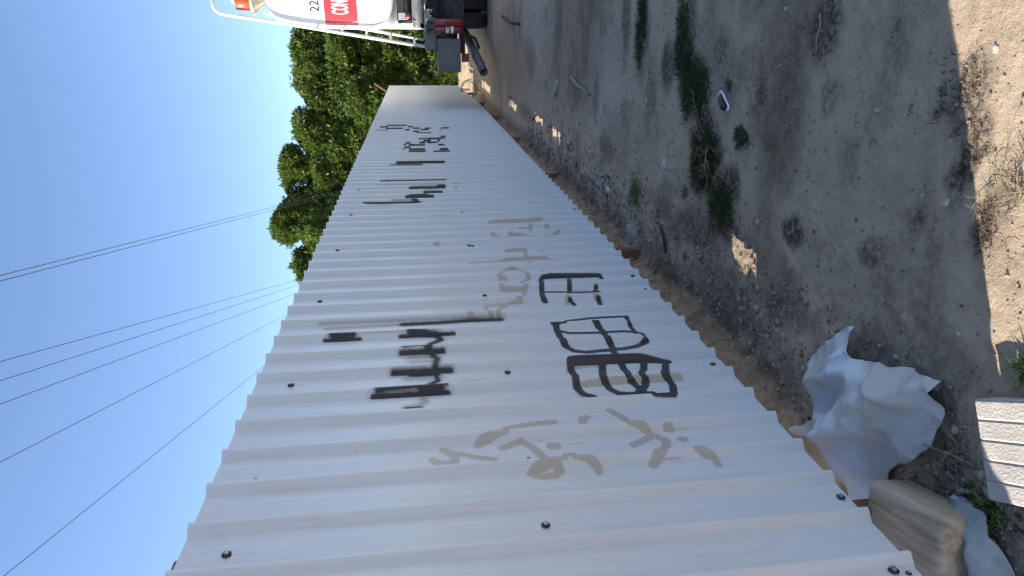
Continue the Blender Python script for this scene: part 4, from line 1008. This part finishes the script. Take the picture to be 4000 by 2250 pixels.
bag = sheet_object("plastic_sheet", BAG, FOLDS, .035, .075, M['plastic'], 230, 3, .022)
tag(bag, "large crumpled white plastic sheet lying at the foot of the fence", "plastic sheet")

# timber block tucked under the fence
def timber_mat():
    mt, nt, N, L, b = new_mat("old_timber")
    tc = N.new("ShaderNodeTexCoord"); mp = N.new("ShaderNodeMapping"); mp.inputs["Scale"].default_value = (1.0, 9, 9); L.new(tc.outputs["Object"], mp.inputs["Vector"])
    n = N.new("ShaderNodeTexNoise"); n.inputs["Scale"].default_value = 4; n.inputs["Detail"].default_value = 9; n.inputs["Roughness"].default_value = .65; L.new(mp.outputs[0], n.inputs["Vector"])
    cr = N.new("ShaderNodeValToRGB"); L.new(n.outputs["Fac"], cr.inputs[0])
    cr.color_ramp.elements[0].position = .32; cr.color_ramp.elements[0].color = (.25, .155, .08, 1)
    cr.color_ramp.elements[1].position = .60; cr.color_ramp.elements[1].color = (.43, .325, .22, 1)
    L.new(cr.outputs[0], b.inputs["Base Color"]); b.inputs["Roughness"].default_value = .85
    bp = N.new("ShaderNodeBump"); bp.inputs["Strength"].default_value = .4; bp.inputs["Distance"].default_value = .008; L.new(n.outputs["Fac"], bp.inputs["Height"]); L.new(bp.outputs[0], b.inputs["Normal"])
    return mt
M['timber'] = timber_mat()
tm = MB(); tm.box((0, 0, .085), (.345, .235, .17))
timber = tm.build("timber_block", M['timber'], None, sm=True, bevel=.03, seg=4)
timber.location = (-.085, 1.56, G0+.012); timber.rotation_euler = (math.radians(-6), math.radians(2), math.radians(-74))
tag(timber, "short squared brown timber block wedged under the near end of the fence", "timber")

# ribbed clay block, half in sun
M['clay'] = simple("pale_ribbed_block", (.36, .33, .285), .95, 0, .12, 14, .5, 120, .2, (.36, .30, .24), .5)
rb = MB(); bw, bl, bh = .20, .287, .092
prof = []; nrib = 5
for i in range(nrib):
    a = -bl/2 + bl*i/nrib; b_ = a + bl/nrib
    prof += [(a+.004, bh), (b_-.006, bh), (b_-.004, bh-.0032), (b_-.001, bh-.0032)]
prof = [(-bl/2, 0)] + [(-bl/2, bh-.006)] + prof + [(bl/2, bh-.006), (bl/2, 0)]
nP = len(prof)
Vb = [(x, y, z) for x in (-bw/2, bw/2) for (y, z) in prof]
Fb = [(i, (i+1) % nP, nP+(i+1) % nP, nP+i) for i in range(nP)] + [tuple(range(nP-1, -1, -1)), tuple(nP+i for i in range(nP))]
rb.add(Vb, Fb)
blk = rb.build("ribbed_block", M['clay'], None, bevel=.003, seg=1)
blk.location = (.36, 1.361, G0-.002); blk.rotation_euler = (0, 0, math.radians(0)) 
blk.rotation_euler = (0, 0, math.radians(-61.8))
tag(blk, "pale ribbed building block lying half in sun at the shadow's edge", "block")

# grey sack half buried beside the timber
M['sack'] = simple("grey_blue_sack", (.30, .305, .30), .8, 0, .2, 12, .6, 60, .3, (.24, .19, .14), .85)
SACK = [(.055, 1.575), (.10, 1.50), (.11, 1.42), (.06, 1.34), (.02, 1.27), (-.10, 1.22), (-.22, 1.28), (-.18, 1.36), (-.06, 1.42), (.0, 1.50)]
sack = sheet_object("buried_sack", SACK, [([(.07, 1.5), (.03, 1.4), (-.08, 1.3)], .8, .09), ([(.0, 1.46), (-.05, 1.37)], .5, .05)], .05, .05, M['sack'], 70, 13, .02)
tag(sack, "grey plastic sack half buried beside the timber block", "sack")

# white foam chunk
def rock(name, loc, size, mat, seed, label, cat, group=None, flat=.6):
    bm = bmesh.new(); bmesh.ops.create_icosphere(bm, subdivisions=3, radius=1)
    R = np.random.default_rng(seed); ph = R.uniform(0, 6, 6)
    for v in bm.verts:
        c = v.co; f_ = 1 + .22*math.sin(c.x*3+ph[0])*math.cos(c.y*2.6+ph[1]) + .14*math.sin(c.z*5+ph[2]+c.x*2) + .07*math.sin(c.x*9+ph[3])*math.sin(c.y*8+ph[4])
        v.co = Vector((c.x*f_*size[0], c.y*f_*size[1], max(c.z*f_, -.45)*size[2]))
    me = bpy.data.meshes.new(name); bm.to_mesh(me); bm.free(); smooth(me); me.materials.append(mat)
    o = bpy.data.objects.new(name, me); COL.objects.link(o)
    o.location = (loc[0], loc[1], gz(loc[0], loc[1]) + .32*size[2]); o.rotation_euler = (0, 0, ph[5])
    tag(o, label, cat, group); return o
M['foam'] = simple("dirty_white_foam", (.62, .62, .60), .9, 0, .15, 40, .5, 120)
M['stone_pale'] = simple("pale_stone", (.40, .355, .30), .9, 0, .2, 30, .4, 120)
M['stone_brown'] = simple("brown_stone", (.24, .19, .15), .9, 0, .2, 30, .4, 120)
rock("foam_chunk", (.045, 1.52), (.030, .038, .02), M['foam'], 3, "small dirty white foam chunk between the sack and grass tuft", "foam")
rock("concrete_footing", (-.05, 4.98), (.08, .10, .028), M['concrete'], 5, "lumpy grey concrete footing around the rusty post foot", "footing")
ST = [((.93, 1.905), .022, 'p', "flat pale stone in the dark weeds by the shadow's edge"), ((.93, 2.02), .012, 'p', "small pale stone in the shaded sand right of the plastic sheet"),
      ((1.235, 2.69), .018, 'b', "upper of two leaf-shaped brown stones lying close together"), ((1.205, 2.665), .020, 'b', "lower of two leaf-shaped brown stones lying close together"),
      ((1.18, 2.33), .016, 'p', "angular pale stone alone in the middle of the shaded sand"), ((1.005, 2.77), .017, 'b', "brown slanted stone below the tan strip of soil"),
      ((1.40, 1.86), .017, 'p', "round pale stone in the sunlit sand at the picture's right"), ((.37, 2.62), .02, 'b', "brown stone near the fence above the plastic sheet's tip"),
      ((.20, 2.35), .02, 'p', "white pebble in the gap between fence foot and plastic sheet"), ((.42, 3.05), .024, 'b', "dark round stone lying in the bright patch of sunlight"),
      ((.62, 4.35), .045, 'p', "large pale stone above the dark weeds, mid way to the truck"), ((.98, 4.9), .035, 'p', "pale stone on the low ledge beyond the weeds"),
      ((.30, 4.62), .03, 'b', "brown stone beside the black rod near the fence"), ((.15, 5.7), .06, 'p', "pale lump of earth by the fence past the post foot"), ((.18, 7.0), .08, 'b', "brown lump of earth at the fence foot, nearest the slit of light"),
      ((1.55, 3.1), .016, 'p', "tiny pale stone at the upper edge of the tan soil"), ((1.62, 2.6), .02, 'p', "white stone chip at the top right of the shaded sand"), ((.55, 1.72), .014, 'p', "tiny white pebble beside the pale ribbed block")]
for i, ((x, y), s_, k_, lb) in enumerate(ST):
    rock("stone", (x, y), (s_*.8, s_*.5, s_*.38), M['stone_pale' if k_ == 'p' else 'stone_brown'], 40+i, lb, "stone", "stones on the ground")

# loose gravel and clods
def gravel():
    base = bmesh.new(); bmesh.ops.create_icosphere(base, subdivisions=1, radius=1); bv = np.array([v.co[:] for v in base.verts]); bf = np.array([[v.index for v in f.verts] for f in base.faces]); base.free()
    n = 16000
    y = 1.15 + rng.random(n)**1.7*9; x = rng.uniform(-.1, 2.6, n)
    near = rng.random(n) < .45; x[near] = rng.normal(.06, .16, near.sum()); x[near & (x < -.18)] = .1
    sel = (vnoise(x*5, y*5, 91) + rng.uniform(0, .5, n)) > .55; x, y, near = x[sel], y[sel], near[sel]; n = len(x)
    s_ = np.clip(rng.lognormal(-5.75, .45, n), .0014, .009)*(1+.05*y)
    s_ = np.where(near & (rng.random(n) < .5), s_*2.2, s_); z = ground_z(x, y) + s_*.25
    sc3 = s_[:, None]*rng.uniform(.6, 1.3, (n, 3)); sc3[:, 2] *= .7
    ang = rng.uniform(0, 6.28, n); c_, q_ = np.cos(ang), np.sin(ang)
    P_ = bv[None]*sc3[:, None, :]*(1+.25*rng.uniform(-1, 1, (n, len(bv), 1)))
    Xr = P_[..., 0]*c_[:, None]-P_[..., 1]*q_[:, None]; Yr = P_[..., 0]*q_[:, None]+P_[..., 1]*c_[:, None]
    V_ = np.stack([Xr+x[:, None], Yr+y[:, None], P_[..., 2]+z[:, None]], -1).reshape(-1, 3)
    F_ = (bf[None]+np.arange(n)[:, None, None]*len(bv)).reshape(-1, 3)
    mt, nt, N, L, b = new_mat("gravel")
    oi = N.new("ShaderNodeTexCoord"); nz = N.new("ShaderNodeTexVoronoi"); nz.inputs["Scale"].default_value = 25; L.new(oi.outputs["Object"], nz.inputs["Vector"])
    cr = N.new("ShaderNodeValToRGB"); sc_ = N.new("ShaderNodeSeparateColor"); L.new(nz.outputs["Color"], sc_.inputs[0]); L.new(sc_.outputs[0], cr.inputs[0])
    cr.color_ramp.elements[0].color = (.10, .078, .058, 1); cr.color_ramp.elements[1].color = (.34, .275, .21, 1)
    L.new(cr.outputs[0], b.inputs["Base Color"]); b.inputs["Roughness"].default_value = .95; b.inputs["Specular IOR Level"].default_value = .15
    o = raw_mesh("gravel", V_, F_, mt); tag(o, "scattered grit and small clods over the sandy ground", "gravel", kind="stuff")
gravel()

# ------------------------------------------------------------------ weeds, grass, twigs
def blade_mat(name, c0, c1):
    mt, nt, N, L, b = new_mat(name)
    at = N.new("ShaderNodeAttribute"); at.attribute_name = "tint"
    cr = N.new("ShaderNodeValToRGB"); L.new(at.outputs["Fac"], cr.inputs[0]); cr.color_ramp.elements[0].color = (*c0, 1); cr.color_ramp.elements[1].color = (*c1, 1)
    L.new(cr.outputs[0], b.inputs["Base Color"]); b.inputs["Roughness"].default_value = .7; b.inputs["Specular IOR Level"].default_value = .2
    return mt
M['weed'] = blade_mat("dark_weed", (.020, .032, .012), (.065, .085, .025))
M['grass'] = blade_mat("fresh_grass", (.04, .09, .015), (.20, .26, .06))
M['dry'] = blade_mat("dry_weed", (.11, .08, .05), (.30, .23, .14))
M['litter'] = blade_mat("dead_litter", (.035, .025, .018), (.13, .095, .06))

def tuft(name, x, y, rx, ry, n, ln, wd, mat, label, cat, group, seed, lean=.6, spread=1.0):
    R = np.random.default_rng(seed)
    zc = gz(x, y); root_loc = (x, y, zc)
    a = R.uniform(0, 6.28, n); q = np.sqrt(R.random(n))*R.uniform(.5, 1.15, n)
    px = x + np.cos(a)*q*rx*1.12; py = y + np.sin(a)*q*ry*1.12
    keep = (vnoise(px*22, py*22, seed) > .28) & (fbm(px*6, py*6, 3, seed+5) > -.38 + .62*q**2 - .12); px, py = px[keep], py[keep]; n = len(px)
    pz = ground_z(px, py)
    d = np.stack([R.normal(0, lean, n), R.normal(0, lean, n), np.ones(n)], 1); d[:, :2] += spread*np.stack([(px-x)/rx, (py-y)/ry], 1)*.4
    d /= np.linalg.norm(d, axis=1)[:, None]
    L_ = ln*R.uniform(.45, 1.25, n); s_ = np.cross(d, R.normal(size=(n, 3))); s_ /= np.linalg.norm(s_, axis=1)[:, None]
    b0 = np.stack([px, py, pz-.003], 1); w = wd*R.uniform(.7, 1.3, n)
    droop = np.zeros((n, 3)); droop[:, 2] = -L_*.25; droop[:, :2] = d[:, :2]*(L_*.25)[:, None]
    p = [b0 - s_*(w/2)[:, None], b0 + s_*(w/2)[:, None]]
    mid = b0 + d*(L_*.55)[:, None]; tip = b0 + d*L_[:, None] + droop
    V_ = np.stack([p[0], p[1], mid+s_*(w*.4)[:, None], mid-s_*(w*.4)[:, None], tip], 1).reshape(-1, 3)
    i0 = np.arange(n)*5
    F_ = np.concatenate([np.stack([i0, i0+1, i0+2], 1), np.stack([i0, i0+2, i0+3], 1), np.stack([i0+3, i0+2, i0+4], 1)])
    o = raw_mesh(name, V_-np.array(root_loc), F_, mat); o.location = root_loc
    at = o.data.attributes.new("tint", 'FLOAT', 'POINT'); tv = np.repeat(np.clip(R.normal(.45, .28, n), 0, 1), 5).astype(np.float32); at.data.foreach_set("value", tv)
    tag(o, label, cat, group); return o
W_ = [(1.12, 4.0, .19, .20, 2600, .045, 'weed', "dark green weed patch just above the dark shoe"),
      (.76, 3.77, .20, .19, 3200, .05, 'weed', "largest dark green weed patch, under the pale dry twigs"),
      (.54, 3.50, .14, .18, 1900, .04, 'weed', "dark weed patch below the twigs, towards the patch of sun"),
      (.94, 3.37, .07, .10, 600, .035, 'weed', "narrow green weed patch beside the tan strip of soil"),
      (1.30, 4.18, .14, .13, 1300, .045, 'weed', "dark green weeds joining the shoe's weed patch to the strip above"),
      (1.17, 3.60, .05, .05, 160, .04, 'weed', "sparse green weeds just right of the shoe"),
      (1.50, 5.12, .30, .12, 1800, .05, 'weed', "long dark green weed strip near the top edge, before the low ledge"),
      (1.45, 4.25, .22, .09, 1200, .045, 'weed', "thin green weed strip at the top edge, right of the ledge"),
      (.28, 4.98, .10, .12, 300, .08, 'grass', "spiky green weed near the fence beyond the post foot"),
      (.50, 3.98, .06, .06, 120, .06, 'weed', "small green weed at the left end of the large weed patch"),
      (.35, 12.0, .12, .25, 250, .10, 'weed', "green weeds by the fence near the far patches of sun"),
      (1.27, 2.02, .10, .03, 120, .03, 'weed', "faint green sprouts near the top of the shaded sand")]
for i, (x, y, rx, ry, n, ln, mk, lb) in enumerate(W_):
    tuft("weed_patch", x, y, rx, ry, n, ln, .0035, M[mk], lb, "weeds", "weed patches on the ground", 200+i)
# dead plant litter in darker soil
D_ = [(1.26, 1.93, .15, .06, 500, "dead brown weeds at the shadow's edge, nearest the top"), (1.08, 1.86, .14, .06, 600, "dead brown weeds at the shadow's edge beside the flat pale stone"), (.91, 1.73, .10, .04, 350, "dead brown weeds at the shadow's edge, lowest of the three"),
      (.59, 2.72, .06, .11, 300, "dead weed clump between the sun patch and the shaded sand"), (1.14, 3.22, .12, .06, 250, "dead weed litter on the edge of the tan soil"), (.66, 3.40, .10, .10, 350, "dead weed litter right of the largest weed patch"),
      (1.46, 2.75, .15, .1, 400, "dead weed litter near the top edge around a curved root"), (1.3, 4.5, .14, .09, 350, "dead litter left of the thin weed strip"), (.3, 3.6, .14, .25, 500, "brown dead litter along the foot of the fence"),
      (.22, 1.66, .10, .09, 350, "dead grass litter between the plastic sheet and ribbed block"), (.85, 2.02, .04, .04, 90, "small dead sprig in the smooth sand"), (.18, 2.9, .10, .25, 300, "dead litter at the fence foot before the sun patch")]
for i, (x, y, rx, ry, n, lb) in enumerate(D_):
    tuft("dead_weeds", x, y, rx, ry, n, .022, .0028, M['litter'], lb, "dead weeds", "dead weed clumps", 300+i, 1.6)
tuft("grass_tuft", .09, 1.435, .05, .04, 130, .085, .005, M['grass'], "fresh green grass tuft beside the grey sack", "grass", "grass tufts", 401, .5)
tuft("grass_tuft", .565, 1.475, .035, .03, 80, .06, .006, M['grass'], "sunlit green grass tuft at the right edge above the ribbed block", "grass", "grass tufts", 402, .6)
tuft("grass_tuft", 1.05, 1.66, .09, .03, 90, .075, .0025, M['dry'], "dry straw tuft catching the sun at the shadow's edge", "grass", "grass tufts", 403, .9)

def twigs(name, x, y, n, spread, hgt, r_, mat, label, cat, seed, group=None):
    R = random.Random(seed); t_ = MB(); zc = gz(x, y)
    def grow(p, d, ln, rr, dep):
        pts = [p]; cur = Vector(p); dd = Vector(d)
        for k in range(4):
            dd = (dd + Vector((R.uniform(-.35, .35), R.uniform(-.35, .35), R.uniform(-.25, .2)))).normalized()
            cur = cur + dd*ln/4
            fl = gz(x+cur.x, y+cur.y)-zc+.006
            if cur.z < fl: cur.z = fl
            pts.append(tuple(cur))
            if dep > 0 and k in (1, 2, 3) and R.random() < .75:
                nd = (dd + Vector((R.uniform(-.9, .9), R.uniform(-.9, .9), R.uniform(-.3, .5)))).normalized()
                grow(tuple(cur), nd, ln*.55, rr*.7, dep-1)
        t_.tube(pts, [rr, rr*.85, rr*.7, rr*.55, rr*.4], 5)
    for i in range(n):
        a = R.uniform(0, 6.28)
        grow((R.uniform(-.02, .02), R.uniform(-.02, .02), 0), (math.cos(a), math.sin(a), hgt), spread*R.uniform(.7, 1.2), r_, 2)
    o = t_.build(name, mat, None, sm=True); o.location = (x, y, zc)
    at = o.data.attributes.new("tint", 'FLOAT', 'POINT'); at.data.foreach_set("value", np.full(len(o.data.vertices), .8, np.float32))
    tag(o, label, cat, group); return o
twigs("dry_twigs", .86, 3.76, 6, .19, .35, .0026, M['dry'], "pale dry branching twigs on the largest weed patch", "twigs", 501, "dry twigs")
twigs("dry_twigs", .60, 3.72, 3, .12, .3, .002, M['dry'], "small dry twig below the pale branching twigs", "twigs", 502, "dry twigs")
twigs("dry_twigs", 1.03, 1.75, 5, .09, .3, .0013, M['dry'], "dry straw stems crossing the shadow's edge", "twigs", 503, "dry twigs")
twigs("dry_twigs", .22, 1.60, 6, .12, .35, .0013, M['dry'], "thin dry stems between the plastic sheet and the ribbed block", "twigs", 504, "dry twigs")
twigs("dry_twigs", .80, 2.01, 3, .07, .1, .003, M['dry'], "small bundle of dry roots in the smooth sand", "twigs", 505, "dry twigs")
twigs("dry_twigs", .10, 16.9, 4, .5, .9, .006, M['dry'], "dry bush by the fence foot beside the far wire hoops", "twigs", 506, "dry twigs")
st = MB(); st.tube([(-.05, 0, .004), (.0, .012, .007), (.06, .0, .005), (.10, .02, .004)], .004, 6); o = st.build("dry_root", M['dry'], None, sm=True); o.location = (1.42, 2.78, gz(1.42, 2.78)); tag(o, "thin curved dry root on the dark litter near the top edge", "root")
at = o.data.attributes.new("tint", 'FLOAT', 'POINT'); at.data.foreach_set("value", np.full(len(o.data.vertices), .8, np.float32))

# long straw stalks across the near litter
sk = MB(); sk.tube([(.16, 1.70, gz(.16, 1.70)+.05), (.19, 1.60, gz(.19, 1.6)+.03), (.20, 1.52, gz(.2, 1.52)+.012)], .0022, 5); o = sk.build("straw_stalk", M['dry'], None, sm=True); tag(o, "long pale straw stalk from the plastic sheet towards the block", "straw")
at = o.data.attributes.new("tint", 'FLOAT', 'POINT'); at.data.foreach_set("value", np.full(len(o.data.vertices), 1., np.float32))

# black rod, grey pipe offcut, shoe, hoops
M['black_rubber'] = simple("black_rubber", (.018, .018, .02), .7, 0, .2, 20)
def on_ground(name, pts, r_, mat, label, cat, n=8, lift=.5):
    t_ = MB(); c = Vector((pts[0][0], pts[0][1], gz(*pts[0])))
    t_.tube([Vector((x, y, gz(x, y)+r_*lift+.006))-c for x, y in pts], r_, n); o = t_.build(name, mat, None, sm=True); o.location = c; tag(o, label, cat); return o
on_ground("black_rod", [(.21, 4.30), (.13, 4.235), (.05, 4.17)], .010, M['black_rubber'], "thin black rod lying on the ground below the post foot", "rod")
on_ground("pipe_offcut", [(.93, 7.98), (.85, 8.06), (.76, 8.15)], .022, M['light_grey'], "short grey pipe offcut lying on the track before the truck", "pipe", 12)
on_ground("wood_stick", [(1.75, 12.6), (1.62, 11.6), (1.60, 10.8)], .02, M['black_rubber'], "dark stick lying on the track below the tanker's tyre", "stick")
on_ground("broken_slat", [(1.02, 7.35), (.95, 7.0), (.90, 6.6)], .018, M['stone_brown'], "brown broken slat lying on the track right of the grey pipe", "slat", 4)

# shoe: dark upper, pale sole edge, white toe
shoe = empty("shoe", (1.10, 3.62, gz(1.10, 3.62))); shoe.rotation_euler = (0, 0, math.radians(60)); shoe.scale = (.62, .62, .62); tag(shoe, "worn dark shoe with white toe and sole lying by the weeds", "shoe")
def shoe_loft(secs, n=16):
    V_, F_ = [], []
    for (x, w, h0, h1) in secs:
        for k in range(n):
            a = 2*math.pi*k/n; c_, s_ = math.cos(a), math.sin(a)
            V_.append((x, w*math.copysign(abs(c_)**.7, c_), h0+(h1-h0)*(.5+.5*math.copysign(abs(s_)**.7, s_))))
    for i in range(len(secs)-1):
        for k in range(n):
            a, b_ = i*n+k, i*n+(k+1) % n; F_.append((a, b_, b_+n, a+n))
    F_.append(tuple(range(n-1, -1, -1))); F_.append(tuple((len(secs)-1)*n+k for k in range(n)))
    q = MB(); q.add(V_, F_); return q
shoe_loft([(-.125, .020, 0, .018), (-.115, .032, 0, .022), (-.05, .034, 0, .02), (.04, .042, 0, .02), (.10, .036, 0, .02), (.128, .014, .002, .018)]).build("sole", M['white_text'], shoe, sm=True)
shoe_loft([(-.118, .026, .016, .055), (-.09, .031, .016, .07), (-.04, .030, .016, .062), (.01, .034, .016, .058), (.05, .037, .016, .048)]).build("upper", M['truck_black'], shoe, sm=True)
shoe_loft([(.048, .037, .016, .049), (.085, .035, .016, .042), (.112, .024, .016, .032), (.122, .010, .016, .022)]).build("toe_cap", M['light_grey'], shoe, sm=True)

hoop = empty("wire_coil", (.0, 19.0, gz(0, 19.0))); tag(hoop, "loose coil of dark wire hoops at the far foot of the fence", "wire coil")
for i, (rx, rz_, tilt) in enumerate([(.30, .23, .2), (.27, .20, -.25), (.24, .22, .55)]):
    t_ = MB(); pts = []
    for k in range(33):
        a = 2*math.pi*k/32; p = Matrix.Rotation(tilt, 3, 'Z') @ Vector((.08*i-.05+rx*math.cos(a), .05*math.sin(a*2), .20+rz_*math.sin(a)))
        pts.append(p)
    t_.tube(pts, .008, 6, cap=False); t_.build("hoop", M['rust'], hoop, sm=True)
